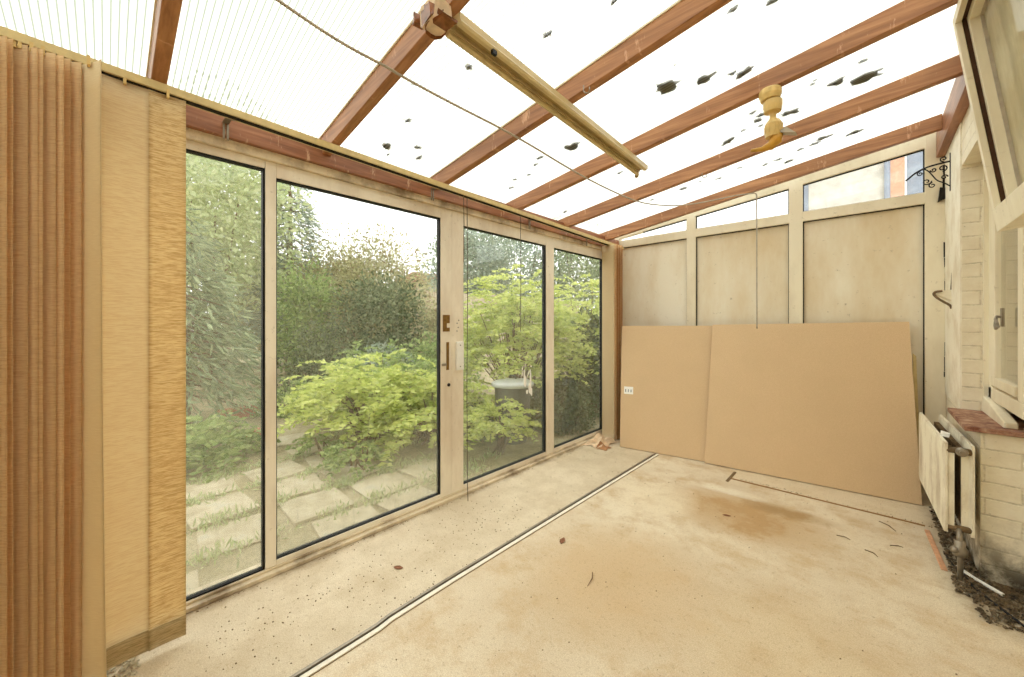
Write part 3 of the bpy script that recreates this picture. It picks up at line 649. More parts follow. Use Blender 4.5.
leaf(-.66, 2.68, .022, .3, M['leafdead'], 'small dark leaf on the brown floor stain')
leaf(-.98, .72, .03, .2, M['leafdead'], 'brown flake on the floor at the bottom edge of the view')
tw = [((-.985, 1.62), (-.95, 1.52), 'dark twig lying alone in the middle of the floor'), ((-.02, 2.78), (.03, 2.74), 'twig on the floor left of the pink strip, nearer the camera'), ((-.14, 2.86), (-.08, 2.85), 'short twig on open floor between stain and radiator'), ((.04, 3.24), (.11, 3.15), 'curved dark twig just in front of the thin timber strip'), ((.08, 2.93), (.13, 2.95), 'small twig on the floor close to the radiator')]
for (xa, ya), (xb, yb), lab in tw:
    tag(mk('twig', B().tube([(xa, ya, .004), ((xa+xb)/2+.008, (ya+yb)/2+.006, .007), (xb, yb, .004)], [.002, .0024, .0013], 6), M['twig']), lab, 'twig')
b = B()
def grit(n, fx, smax, seed):
    r = random.Random(seed)
    for i in range(n):
        x, y = fx(r); s = r.uniform(.0010, smax*.62); b.hexa([(x-s, y-s*.7, 0), (x+s*.8, y-s, 0), (x+s, y+s*.8, 0), (x-s*.6, y+s, 0), (x-s*.4, y-s*.5, s), (x+s*.5, y-s*.4, s*.8), (x+s*.5, y+s*.5, s), (x-s*.5, y+s*.4, s*.7)])
grit(260, lambda r: (r.gauss(-1.76, .13), r.uniform(.25, 1.9)), .0055, 1); grit(120, lambda r: (r.uniform(-2.08, -1.47), r.uniform(.2, 3.5)), .005, 2)
grit(120, lambda r: (r.uniform(-1.4, .25), r.uniform(.4, 3.6)), .005, 3); grit(160, lambda r: (-2.075+abs(r.gauss(0, .012)), r.uniform(.2, 3.6)), .005, 4); grit(80, lambda r: (r.gauss(-1.475, .01), r.uniform(.7, 3.4)), .005, 6)
grit(120, lambda r: (r.uniform(-.8, .27), 3.36+abs(r.gauss(0, .02))), .006, 8)
tag(mk('grit', b, M['grit']), 'dark specks of dirt scattered over the concrete floor', 'dirt', kind='stuff')
# heap of dust under the slats
b = rubble(-1.98, -1.85, -.1, .08, 120, .004, .014, 21, .01)
tag(mk('dust_heap', b, M['slab']), 'pale dusty grit on the floor at the foot of the blind slats', 'dirt', kind='stuff')

# ------------------------------------------------------------------ strip light, lamp holder, cables, hooks
fb = thing('strip_light', (-1.02, .78, 2.22), 'yellowed tubeless strip light fixed under the rafters with taped up end', 'ceiling light')
PS = 1.08
A0, A1 = Vector((-1.035, .80, 0)), Vector((-1.095, 2.40, 0)); dr = (A1-A0).normalized(); sd = Vector((dr.y, -dr.x, 0))
def bt(prof, s0, s1, zr):
    f = lambda s: (lambda p, q: tuple(A0+dr*s+sd*(p*PS+.008)+Vector((0, 0, zr(s)+q*PS))))
    return B().extr(prof, f(s0), f(s1))
zr = lambda s: 2.250-.008*s; LL = (A1-A0).length
mk('body', bt([(-.035, 0), (.035, 0), (.035, -.022), (.012, -.026), (.010, -.012), (-.012, -.012), (-.014, -.026), (-.035, -.022)], 0, LL, zr), M['batten'], fb)
mk('spine', bt([(-.010, -.010), (.008, -.010), (.006, -.020), (-.008, -.020)], .02, LL-.01, zr), M['battendark'], fb)
mk('side_rail', bt([(-.036, -.022), (-.020, -.026), (-.018, -.040), (-.024, -.046), (-.034, -.044), (-.038, -.034)], .0, LL, zr), M['batten'], fb)
mk('side_rail', bt([(.018, -.024), (.036, -.022), (.040, -.030), (.036, -.038), (.022, -.038)], .0, LL-.03, zr), M['batten'], fb)
b = B(); q = A0+dr*.16+sd*.048; b.box(q.x-.006, q.x+.006, q.y-.010, q.y+.010, 2.190, 2.206); mk('clip', b, M['iron'], fb)
q = A1; mk('end_cap', B().lathe([(.004, 0), (.013, 0), (.013, .008), (.006, .010)], (q.x-sd.x*.030, q.y-.002, 2.190), tuple(dr), 12), M['battendark'], fb)
# taped box on the end
tb = thing('taped_box', (-1.06, .73, 2.19), 'torn cardboard box wrapped in brown tape at the strip light end', 'box')
def wobbox(cx, cy, cz, dx, dy, dz, seed, amt=.006):
    r = random.Random(seed); vs = []; b = B()
    for z in (-1, 1):
        for (x, y) in ((-1, -1), (1, -1), (1, 1), (-1, 1)): vs.append((cx+x*dx+r.uniform(-amt, amt), cy+y*dy+r.uniform(-amt, amt), cz+z*dz+r.uniform(-amt, amt)))
    return b.hexa(vs)
mk('carton', wobbox(-1.045, .748, 2.232, .036, .034, .036, 4), M['rag'], tb, bevel=.004)
for i, (dz, rr, tl) in enumerate(((.0, .050, .15), (.018, .053, -.2), (-.02, .048, .1))):
    pts = [];
    for k in range(13):
        a = 2*PI*k/12; sq = 1/max(abs(math.cos(a)), abs(math.sin(a)))**.5; pts.append((-1.045+.7*rr*sq*math.cos(a), .748+.7*rr*sq*math.sin(a), 2.222+dz+tl*.12*math.cos(a)))
    b = B()
    for (p, q_) in zip(pts[:-1], pts[1:]):
        c_ = Vector((-1.045, .748, 0)); o1 = (Vector((p[0], p[1], 0))-c_).normalized()*.002; o2 = (Vector((q_[0], q_[1], 0))-c_).normalized()*.002; h_ = .010
        b.hexa([(p[0], p[1], p[2]-h_), (q_[0], q_[1], q_[2]-h_), (q_[0]+o2.x, q_[1]+o2.y, q_[2]-h_), (p[0]+o1.x, p[1]+o1.y, p[2]-h_), (p[0], p[1], p[2]+h_), (q_[0], q_[1], q_[2]+h_), (q_[0]+o2.x, q_[1]+o2.y, q_[2]+h_), (p[0]+o1.x, p[1]+o1.y, p[2]+h_)])
    mk('tape_band', b, M['tape'], tb)
mk('tape_flap', wobbox(-1.03, .700, 2.205, .03, .004, .022, 8, .007), M['tape'], tb); mk('tape_flap', wobbox(-1.105, .72, 2.235, .006, .02, .02, 9, .006), M['tape'], tb); mk('tape_flap', wobbox(-1.00, .75, 2.188, .028, .028, .004, 10, .006), M['tape'], tb)

# lamp holder on fourth rafter
px, py = -.352, 2.232; pz = roofz(px)
lh = thing('lamp_holder', (px, py, pz-.27), 'yellowed broken ceiling lamp holder hanging under a rafter', 'lamp')
mk('ceiling_rose', B().lathe([(.003, -0.0524), (.040, -0.0497), (.048, -0.0248), (.048, -0.0055), (.044, .001)], (px-.005, py, pz), (0, 0, 1), 24), M['yplastic'], lh, smooth=False)
mk('collar', B().lathe([(.01, -0.1132), (.036, -0.1104), (.040, -0.0828), (.040, -0.0607), (.03, -0.0524)], (px+.005, py, pz), (0, 0, 1), 24), M['yplastic'], lh)
mk('neck', B().lathe([(.018, -0.1546), (.014, -0.1380), (.014, -0.1214), (.020, -0.1104)], (px+.006, py, pz), (0, 0, 1), 16), M['yplastic'], lh)
b = B().lathe([(.012, -0.2374), (.034, -0.2346), (.036, -0.2139), (.036, -0.1725), (.026, -0.1546), (.016, -0.1490)], (px+.008, py, pz), (0, 0, 1), 20)
for k in range(10):
    a = 2*PI*k/10; b.tube([(px+.008+.036*math.cos(a), py+.036*math.sin(a), pz-0.1766), (px+.008+.036*math.cos(a), py+.036*math.sin(a), pz-0.2139)], .003, 5)
mk('socket', b, M['yplastic'], lh)
mk('elbow', B().tube([(px+.02, py, pz-0.2277), (px+.018, py, pz-0.2553), (px-.005, py, pz-0.2732), (px-.04, py-.005, pz-0.2801), (px-.085, py-.012, pz-0.2760)], [.028, .027, .022, .012, .008], 12), M['yplastic2'], lh, smooth=True)
mk('shade_scrap', B().hexa([(px+.04, py-.02, pz-0.2277), (px+.10, py-.025, pz-0.2512), (px+.10, py+.02, pz-0.2512), (px+.04, py+.02, pz-0.2277), (px+.035, py-.02, pz-0.2208), (px+.06, py-.02, pz-0.2070), (px+.06, py+.02, pz-0.2070), (px+.035, py+.02, pz-0.2208)]), M['cable'], lh)

# cables
C = [(-1.27, .20), (-1.305, .355), (-1.337, .553), (-1.335, .741), (-1.342, .788), (-1.346, 1.034), (-1.339, 1.448), (-1.378, 2.056), (-1.379, 2.509), (-1.357, 2.958), (-1.224, 3.284), (-1.051, 3.449), (-.80, 3.56), (-.70, 3.65), (-.685, 3.685)]
def smooth(P, it=2):
    for _ in range(it):
        Q = [P[0]]
        for a, b_ in zip(P[:-1], P[1:]): Q += [tuple(a[i]*.75+b_[i]*.25 for i in range(len(a))), tuple(a[i]*.25+b_[i]*.75 for i in range(len(a)))]
        P = Q+[P[-1]]
    return P
pts = [(x, y, roofz(x)-.022) for x, y in C]+[(-.684, 3.69, 2.24), (-.684, 3.692, 2.0), (-.684, 3.69, 1.6), (-.682, 3.69, 1.17)]
tag(mk('hanging_cable', B().tube(smooth(pts), .0052, 6), M['cable'], smooth=True), 'long grey cable sagging under the roof and dropping down the end wall', 'cable')
def hook(x, y, label):
    z = roofz(x); b = B().tube([(x, y, z+.004), (x, y, z-.022), (x+.012, y, z-.036), (x+.024, y, z-.040), (x+.032, y, z-.030), (x+.030, y, z-.016)], .0028, 7)
    return tag(mk('cup_hook', b, M['steel'], smooth=True), label, 'hook', 'small hooks under the rafters')
hook(-.93, 1.455, 'small steel hook under the rafter to the right of the strip light'); hook(-.87, 2.90, 'small hook under the scuffed rafter near the lamp holder')

# scroll bracket
sb = thing('scroll_bracket', (.383, 3.73, 2.07), 'black wrought iron scroll hanging basket bracket on the brick wall', 'bracket')
def sp(pts, r=.0045): return B().tube([(x, 3.73, z) for x, z in smooth(pts, 2)], r, 7)
mk('back_bar', B().box(.375, .3845, 3.722, 3.738, 2.07, 2.315), M['iron'], sb)
mk('arm', sp([(.378, 2.262), (.32, 2.258), (.27, 2.25), (.22, 2.225), (.195, 2.20), (.178, 2.185)], .0055), M['iron'], sb)
def spiral(cx, cz, r0, turns, a0, sgn=1):
    n = int(16*turns); return [(cx+r0*(1-.8*i/n)*math.cos(a0+sgn*2*PI*turns*i/n), cz+r0*(1-.8*i/n)*math.sin(a0+sgn*2*PI*turns*i/n)) for i in range(n+1)]
for s_ in ([(.378, 2.10), (.35, 2.13), (.32, 2.15), (.30, 2.19), (.285, 2.22), (.26, 2.245)], spiral(.275, 2.155, .022, 1.3, 0, -1), spiral(.245, 2.215, .016, 1.3, PI/2, 1), spiral(.345, 2.225, .022, 1.4, -PI/2, 1), spiral(.30, 2.125, .018, 1.2, PI/2, 1), spiral(.35, 2.285, .018, 1.2, -PI/2, -1), spiral(.352, 2.165, .016, 1.2, 0, 1), spiral(.305, 2.225, .015, 1.2, PI, 1)):
    mk('scroll', sp(s_, .0035), M['iron'], sb, smooth=True)
# cream wall hook / folded bracket lower down
wb = thing('wall_stay', (.384, 3.72, 1.30), 'cream painted metal corner bracket on the brick wall strip', 'bracket')
b = B().hexa([(.305, 3.70, 1.405), (.3845, 3.70, 1.355), (.3845, 3.76, 1.355), (.305, 3.76, 1.405), (.31, 3.70, 1.425), (.3845, 3.70, 1.428), (.3845, 3.76, 1.428), (.31, 3.76, 1.425)]); mk('plate', b, M['endframe'], wb, bevel=.004)
mk('rod', B().tube(smooth([(.34, 3.692, 1.424), (.308, 3.69, 1.42), (.300, 3.69, 1.402), (.33, 3.69, 1.365), (.375, 3.69, 1.33), (.380, 3.70, 1.31)]), .007, 8), M['bark'], wb, smooth=True)
mk('strap', B().hexa([(.374, 3.69, 1.43), (.3845, 3.69, 1.43), (.3845, 3.70, 1.43), (.374, 3.70, 1.43), (.380, 3.69, 1.56), (.3845, 3.69, 1.56), (.3845, 3.70, 1.56), (.380, 3.70, 1.56)]), M['raddark'], wb)
# ragged dark gap between frame and brick, and stain
r = random.Random(2); b = B(); z = .7
while z < 2.25:
    h_ = r.uniform(.03, .14)
    if r.random() < (.75 if z > 1.3 else .35): w_ = r.uniform(.004, .012)*(1.6 if z > 2.0 else 1); b.hexa([(.384-w_, 3.980, z), (.385, 3.980, z), (.385, 3.986, z), (.384-w_, 3.986, z), (.384-w_*r.uniform(.3, 1.3), 3.980, z+h_), (.385, 3.980, z+h_), (.385, 3.986, z+h_), (.384-w_, 3.986, z+h_)])
    z += h_*1.05
b.hexa([(.345, 3.96, 2.06), (.385, 3.96, 2.08), (.385, 3.985, 2.08), (.345, 3.985, 2.06), (.355, 3.965, 2.16), (.382, 3.965, 2.15), (.382, 3.985, 2.15), (.355, 3.985, 2.16)])
struct('trim_6', b, M['dark'], 'ragged dark gap between the end frame and the brick wall', 'gap')

# ------------------------------------------------------------------ moss on the roof
mossxy = {0: [(-1.265, 1.075, .019), (-1.724, 1.057, .018), (-1.493, .946, .009), (-1.98, 1.081, .037), (-1.898, 1.229, .023), (-1.983, 1.291, .021), (-2.058, 1.129, .012), (-.94, 1.211, .020), (-.692, 1.289, .015)],
          1: [(-1.548, 1.911, .023), (-1.619, 1.957, .017), (-1.841, 1.991, .018), (-1.736, 2.021, .017), (-1.943, 2.057, .022), (-1.348, 1.978, .047), (-.398, 1.696, .018), (-.273, 1.781, .021), (-.661, 1.811, .006), (-.748, 1.928, .055), (-.60, 2.029, .045), (-.493, 2.101, .022), (-.451, 2.144, .039)],
          2: [(-1.331, 2.568, .022), (-1.993, 2.816, .022), (-.132, 2.657, .043), (-.015, 2.748, .067), (-.029, 2.561, .020), (-.209, 2.536, .010), (-.345, 2.774, .041), (-.496, 2.575, .020), (-.464, 2.647, .027), (-.498, 2.693, .030), (-.493, 2.781, .019), (-.583, 2.744, .016), (-.682, 2.806, .040), (.038, 2.726, .016), (-.224, 2.563, .013)],
          3: [(-1.144, 3.312, .034), (-.894, 3.379, .024), (-1.402, 3.296, .022), (-.65, 3.12, .025), (-.585, 3.45, .023), (-.502, 3.446, .026), (-.456, 3.561, .031), (-.281, 3.401, .032), (-.229, 3.353, .038), (-.366, 3.409, .025), (-.094, 3.461, .034), (-.059, 3.471, .027), (-.726, 3.324, .019), (-1.006, 3.301, .016), (-.34, 3.05, .02)]}
lab = ['dark moss patch on the roof sheet between strip light rafters, first speckled bay', 'dark moss patch on the roof sheet beyond the hook rafter, second speckled bay', 'dark moss patch on the roof sheet around the lamp holder', 'small dark moss patch on the roof sheet nearest the end wall']
for k, L_ in mossxy.items():
    for (x, y, s) in L_:
        s *= 1.0; el = random.uniform(1.0, 1.35); n = 14; b = B(); vs = []; a0 = random.uniform(-.5, .5); rr = [random.uniform(.55, 1.25) for _ in range(n)]
        for (f, h_) in ((1, 0), (1, .0015), (.6, .004)):
            for i in range(n):
                a = 2*PI*i/n; u, v = el*s*f*rr[i]*math.cos(a), s*f*rr[i]*math.sin(a)*.8; xx = x+u*math.cos(a0)-v*math.sin(a0); yy = y+u*math.sin(a0)+v*math.cos(a0)
                vs.append((xx, yy, z0(xx)+.0065+h_))
        vs.append((x, y, z0(x)+.012)); fs = [(i, (i+1) % n, n+(i+1) % n, n+i) for i in range(n)]+[(n+i, n+(i+1) % n, 2*n+(i+1) % n, 2*n+i) for i in range(n)]+[(2*n+i, 2*n+(i+1) % n, 3*n) for i in range(n)]+[tuple(range(n-1, -1, -1))]
        b.add(vs, fs); tag(mk('moss_patch', b, M['moss']), lab[k], 'moss', 'moss patches in roof bay %s' % ['one', 'two', 'three', 'four'][k])

# ------------------------------------------------------------------ garden
GZ = -.10
b = B().box(-45, -2.24, -30, 45, GZ-.4, GZ); b.box(-2.24, 20, 4.12, 45, GZ-.4, GZ)
struct('garden_ground', b, M['earth'], 'bare weedy garden ground outside', 'ground')
def leaves(pts, dirs, L_, w, rng, jit=.5, droop=.0):
    n = len(pts); d = dirs+rng.normal(0, jit, (n, 3)); d[:, 2] -= droop; d /= np.linalg.norm(d, axis=1)[:, None]+1e-9
    r = rng.normal(0, 1, (n, 3)); s = np.cross(d, r); s /= np.linalg.norm(s, axis=1)[:, None]+1e-9
    l = (L_*rng.uniform(.6, 1.3, n))[:, None]; ww = (w*rng.uniform(.7, 1.2, n))[:, None]
    nn = np.cross(d, s); v = np.empty((n, 4, 3)); v[:, 0] = pts; v[:, 1] = pts+d*l*.45+s*ww; v[:, 2] = pts+d*l+nn*l*.12; v[:, 3] = pts+d*l*.45-s*ww
    return v.reshape(-1, 3)
def leafmesh(name, V, mat, parent):
    n = len(V)//4; me = bpy.data.meshes.new(name); me.vertices.add(len(V)); me.vertices.foreach_set('co', (V-np.array(WL[parent.name])).astype(np.float32).ravel())
    me.loops.add(n*4); me.loops.foreach_set('vertex_index', np.arange(n*4, dtype=np.int32)); me.polygons.add(n)
    me.polygons.foreach_set('loop_start', (np.arange(n)*4).astype(np.int32)); me.polygons.foreach_set('loop_total', np.full(n, 4, np.int32)); me.update(); me.materials.append(mat)
    o = bpy.data.objects.new(name, me); COL.objects.link(o); o.parent = parent; return o
def bush(name, c, R, n, L_, w, mat, label, cat='shrub', lumps=14, z0_=GZ, droop=0., seed=1, stems=5, inner=.35, low=-.6):
    rng = np.random.default_rng(seed); o = thing(name, (c[0], c[1], z0_), label, cat)
    C_ = np.array(c); R_ = np.array(R); cen = []; rad = []
    for i in range(lumps):
        d = rng.normal(0, 1, 3); d /= np.linalg.norm(d); d[2] = max(d[2], low); cen.append(C_+d*R_*rng.uniform(.45, .75)); rad.append(R_.min()*rng.uniform(.28, .5))
    cen = np.array(cen); rad = np.array(rad); k = rng.integers(0, lumps, n); d = rng.normal(0, 1, (n, 3)); d /= np.linalg.norm(d, axis=1)[:, None]
    p = cen[k]+d*(rad[k]*rng.uniform(.55, 1.1, n)**(1))[:, None]; m = int(n*inner)
    p[:m] = C_+d[:m]*R_*rng.uniform(.3, .95, m)[:, None]; out = d.copy(); p[:, 2] = np.maximum(p[:, 2], z0_+.02)
    leafmesh('foliage', leaves(p, out, L_, w, rng, .6, droop), mat, o)
    b = B()
    for i in range(stems):
        e = cen[rng.integers(0, lumps)]; s0_ = (c[0]+rng.normal(0, .06), c[1]+rng.normal(0, .06), z0_); mid = tuple((s0_[q]*.5+e[q]*.5+rng.normal(0, .05)) for q in range(3)); t_ = .012+.012*R_.max()
        b.tube([s0_, mid, tuple(e)], [t_, t_*.7, t_*.3], 6)
    mk('stem', b, M['bark'], o); return o
def spraybush(name, c, R, n, mat, label, seed, z0_=GZ, slen=.34, lf=.075, lw=.020):
    rng = np.random.default_rng(seed); o = thing(name, (c[0], c[1], z0_), label, 'shrub'); V = []; C_ = np.array(c); R_ = np.array(R); bs = B()
    for i in range(n):
        d = rng.normal(0, 1, 3); d /= np.linalg.norm(d); d[2] = abs(d[2])*.9-.25*(rng.random() < .45); r_ = rng.uniform(.45, 1.0); p0 = C_+d*R_*r_
        if p0[2] < z0_+.05: p0[2] = z0_+rng.uniform(.05, .3)
        az = np.array([d[0], d[1], 0.])+rng.normal(0, .35, 3); az[2] = rng.uniform(-.05, .35); az /= np.linalg.norm(az); side = np.cross(az, [0, 0, 1]); side /= np.linalg.norm(side); sl = slen*rng.uniform(.6, 1.2)
        m = 9; t_ = np.linspace(.1, 1, m); P = p0+az*sl*t_[:, None]; P[:, 2] -= (t_**2)*sl*.35
        for sg in (-1, 1):
            dd = az*.55+side*sg*.85+np.array([0, 0, -.12]); dd = np.tile(dd, (m, 1)); V.append(leaves(P, dd, lf, lw, rng, .16))
        if i % 8 == 0: bs.tube([(c[0]+rng.normal(0, .05), c[1]+rng.normal(0, .05), z0_), tuple((np.array([c[0], c[1], z0_])+p0)/2+np.array([0, 0, .1])), tuple(p0)], [.012, .008, .004], 5)
    leafmesh('foliage', np.vstack(V), mat, o); mk('stem', bs, M['bark'], o); return o
def conifer(name, c, h, r, n, mat, label, seed, droop=.25, z0_=GZ, L_=.22, base=.0):
    rng = np.random.default_rng(seed); o = thing(name, (c[0], c[1], z0_), label, 'tree'); V = []; b = B().tube([(c[0], c[1], z0_), (c[0], c[1], z0_+h*.5), (c[0], c[1], z0_+h)], [.12, .08, .02], 8); br_ = B()
    for i in range(n):
        f = rng.uniform(base, 1); z = z0_+h*f; a = rng.uniform(0, 2*PI); rr = r*(1-f)**.7*rng.uniform(.75, 1.1)+.1; d = np.array([math.cos(a), math.sin(a), 0.]); m = max(6, int(rr*26)); t_ = rng.uniform(.25, 1, m)
        P = np.array([c[0], c[1], z])+d*rr*t_[:, None]; P[:, 2] -= (t_**2)*rr*droop; P += rng.normal(0, .05, P.shape); dd = np.tile(d*1.+np.array([0, 0, -droop]), (m, 1)); V.append(leaves(P, dd, L_, .016, rng, .45, .15))
        if i % 3 == 0: br_.tube([(c[0], c[1], z), (c[0]+d[0]*rr*.9, c[1]+d[1]*rr*.9, z-rr*droop*.8)], [.018, .004], 4)
    leafmesh('foliage', np.vstack(V), mat, o); mk('trunk', b, M['bark'], o); mk('branch', br_, M['bark'], o); return o

# bright sprays close to the glass
spraybush('spray_shrub', (-4.1, 1.98, .28), (.60, .62, .66), 330, M['bright'], 'bright yellow green ferny shrub filling the middle of the wide door view', 11)
spraybush('spray_shrub', (-3.55, 2.45, .15), (.65, .65, .62), 260, M['bright'], 'bright ferny shrub close behind the lock side of the wide door', 12)
spraybush('spray_shrub', (-4.9, 2.6, .25), (.8, .8, .75), 220, M['mid'], 'mid green ferny shrub behind the two bright ones', 13)
spraybush('spray_shrub', (-3.45, 3.75, .80), (.72, .78, 1.28), 560, M['bright'], 'tall yellow green ferny shrub behind the dirty sliding door', 14)
spraybush('spray_shrub', (-3.2, 5.1, .8), (.75, .7, 1.3), 420, M['bright'], 'yellow green shrub seen through the pane nearest the corner', 15)
bush('leafy_shrub', (-2.95, 4.75, .55), (.42, .5, .95), 4200, .08, .022, M['darkleaf'], 'dark leaved shrub crowding the glass in the far corner', seed=16)
bush('leafy_shrub', (-3.0, 5.8, .5), (.8, .7, 1.3), 5000, .08, .022, M['mid'], 'green shrub beyond the far corner of the room', seed=17)
spraybush('spray_shrub', (-2.72, 2.72, .18), (.22, .30, .30), 70, M['bright'], 'low bright fronds in front of the round garden bin', 71, slen=.22, lf=.055, lw=.016)
bush('leafy_shrub', (-3.2, 4.1, .12), (.55, .8, .42), 3600, .06, .018, M['darkleaf'], 'dark undergrowth below the tall yellow green shrub', seed=72)
bush('leafy_shrub', (-2.75, 3.95, .05), (.34, .45, .34), 2600, .05, .016, M['darkleaf'], 'dark undergrowth close to the corner pane', seed=73)
bush('leafy_shrub', (-3.35, 3.05, .0), (.4, .4, .3), 1800, .05, .016, M['darkleaf'], 'dark undergrowth behind the round garden bin', seed=74)
# beds, ferns
spraybush('fern', (-4.7, .58, .0), (.42, .32, .3), 110, M['mid'], 'low green fern beside the garden path', 18, slen=.4, lf=.09, lw=.02)
spraybush('fern', (-3.9, 1.42, -.02), (.16, .16, .18), 22, M['mid'], 'tiny seedling tuft on the paving in front of the wide door', 19, slen=.15, lf=.05, lw=.014)
spraybush('fern', (-3.35, 1.55, -.02), (.22, .2, .2), 36, M['mid'], 'low leafy tuft under the bright shrub', 20, slen=.18, lf=.055, lw=.015)
bush('leafy_shrub', (-6.2, 1.9, .0), (.7, .6, .45), 2600, .06, .018, M['mid'], 'low green ground cover beyond the ferns', seed=21)
conifer('conifer', (-6.3, .62, 0), 2.75, 1.05, 230, M['grey'], 'drooping grey green conifer behind the first pane', 22, .35, L_=.2, base=.14)
bush('pale_tree', (-9.8, 1.4, 3.6), (2.3, 1.8, 2.6), 17000, .12, .036, M['pale'], 'tall airy pale green tree above the conifer', 'tree', 26, seed=23, inner=.5)
bush('pale_tree', (-8.2, 2.7, 1.2), (.7, .7, 1.5), 5200, .09, .028, M['mid'], 'upright fresh green tree at the left of the wide door view', 'tree', 18, seed=24)
conifer('conifer', (-10.6, 3.15, 0), 5.3, 1.35, 300, M['bluegrey'], 'tall blue green conifer rising into the sky left of the wide door view', 25, .2, L_=.26, base=.2)
bush('evergreen_shrub', (-7.1, 3.75, 1.0), (1.05, 1.0, 1.35), 8500, .085, .024, M['darkleaf'], 'dark evergreen shrub in the centre of the wide door view', seed=26, lumps=20)
bush('evergreen_shrub', (-8.6, 4.6, 1.95), (1.3, 1.2, 1.75), 9000, .09, .02, M['olive'], 'olive brown bushy hedge top behind the dark evergreen', seed=27, lumps=20, inner=.6)
bush('hedge_bush', (-9.6, 3.9, 1.9), (1.3, 1.1, 1.9), 6000, .09, .022, M['olive'], 'olive hedge bush between the green tree and the evergreen', seed=28, inner=.6, lumps=20)
bush('hedge_bush', (-6.5, 4.8, .8), (.7, .7, 1.2), 5500, .08, .02, M['olive'], 'twiggy olive bush in front of the fence', seed=29, inner=.7)
bush('leafy_shrub', (-5.6, 4.2, .5), (.7, .7, .7), 3800, .07, .02, M['mid'], 'rounded green shrub at the foot of the dark evergreen', seed=30)
bush('leafy_shrub', (-5.9, 3.1, .35), (.6, .6, .6), 3000, .06, .018, M['bluegrey'], 'grey leaved low shrub behind the bright ones', seed=31)
bush('leafy_shrub', (-7.3, 2.6, .4), (.8, .7, .9), 3600, .07, .02, M['darkleaf'], 'dark low shrub under the fresh green tree', seed=32)
for i, (x, y, z, r_, m_, lb_) in enumerate(((-12.0, 10.2, 3.4, 1.9, 'bluegrey', 'tall hazy tree beyond the fence, left of the blind cord'), (-11.5, 12.2, 3.6, 2.4, 'bluegrey', 'tall hazy tree beyond the fence at the right of the dirty door'), (-9.5, 14.5, 3.4, 2.3, 'grey', 'hazy tree seen through the pane nearest the corner'), (-14.5, 6.5, 1.7, 1.8, 'olive', 'low tree beyond the fence at the right of the wide door'), (-13.6, -.3, 3.6, 2.6, 'pale', 'pale tree far behind the first pane'), (-13.5, 3.6, 1.8, 1.6, 'olive', 'distant olive tree low on the skyline'))):
    bush('distant_tree', (x, y, z), (r_, r_, r_*1.15), 7000, .17, .05, M[m_], lb_, 'tree', 22, seed=40+i, inner=.5, low=-.9)
for i, (x, y, r_) in enumerate(((-12.5, .8, 1.5), (-12.3, 4.8, 1.2), (-7, -.8, .9), (-8.7, .2, 1.0))):
    bush('hedge_bush', (x, y, .6), (r_, r_, r_), 4200, .11, .03, M['mid' if i % 2 else 'darkleaf'], ['dense hedge bush at the far end of the path', 'dark hedge bush far behind the evergreen', 'dark bush left of the drooping conifer', 'green bush behind the drooping conifer'][i], seed=60+i, inner=.5)
# fence
fn = thing('garden_fence', (-8.9, 6.5, GZ), 'weathered timber board fence at the back of the garden', 'fence')
b = B(); y = 4.6; r = random.Random(5)
while y < 13.5: b.box(-8.92, -8.90, y, y+.095, GZ+.05, 2.10+r.uniform(-.02, .02)); y += .10
mk('boards', b, M['fence'], fn)
for y in (4.6, 6.4, 8.2, 10.0, 11.8, 13.4): mk('post', B().box(-9.0, -8.92, y, y+.09, GZ, 2.16), M['fence'], fn)
b = B(); b.box(-8.90, -8.87, 4.6, 13.5, .35, .43); b.box(-8.90, -8.87, 4.6, 13.5, 1.6, 1.68); mk('rail', b, M['fence'], fn)
# paving
r = random.Random(12); k = 0
for i in range(7):
    for j in range(6):
        x = -2.42-.46*i+r.uniform(-.02, .02); y = .12+.47*j+r.uniform(-.02, .02)-.02*i
        if x < -3.6 and y > 1.5 or y > 2.3: continue
        if r.random() < .22: continue
        a = r.uniform(-.12, .12); s = .198; vs = []
        for z_ in (GZ-.002, GZ+.012+r.uniform(0, .012)):
            for (u, v) in ((-1, -1), (1, -1), (1, 1), (-1, 1)): u *= s*r.uniform(.93, 1.03); v *= s*r.uniform(.93, 1.03); vs.append((x+u*math.cos(a)-v*math.sin(a), y+u*math.sin(a)+v*math.cos(a), z_))
        tag(mk('paving_slab', B().hexa(vs), M['slab'], bevel=.006), 'weathered grey paving slab outside the glass doors', 'paving', 'paving slabs outside the doors')
for i, x in enumerate((-5.2, -6.4)):
    tag(mk('step_edge', B().box(x-.06, x+.06, (.84, 1.0)[i], (1.24, 1.48)[i], GZ, GZ+.08+.06*i), M['redbrick'], bevel=.008), ['nearer red brick edging across the garden path', 'farther red brick edging across the garden path'][i], 'edging')
# weeds between the slabs
rng = np.random.default_rng(77); P = []
for i in range(110):
    cx_, cy_ = -2.65-.46*rng.integers(0, 5)+rng.normal(0, .03), rng.uniform(.1, 2.6)
    m = int(rng.integers(14, 50)); P.append(np.column_stack([rng.normal(cx_, .05, m), rng.normal(cy_, .07, m), np.full(m, GZ+.01)]))
P = np.vstack(P); wd = thing('weeds', (-3.2, 1., GZ), 'small yellowish weeds growing in the joints of the paving', 'weeds', kind='stuff')
o = leafmesh('blades', leaves(P, np.tile([0, 0, 1.], (len(P), 1)), .055, .006, rng, .6), M['pale'], wd); o['kind'] = 'stuff'
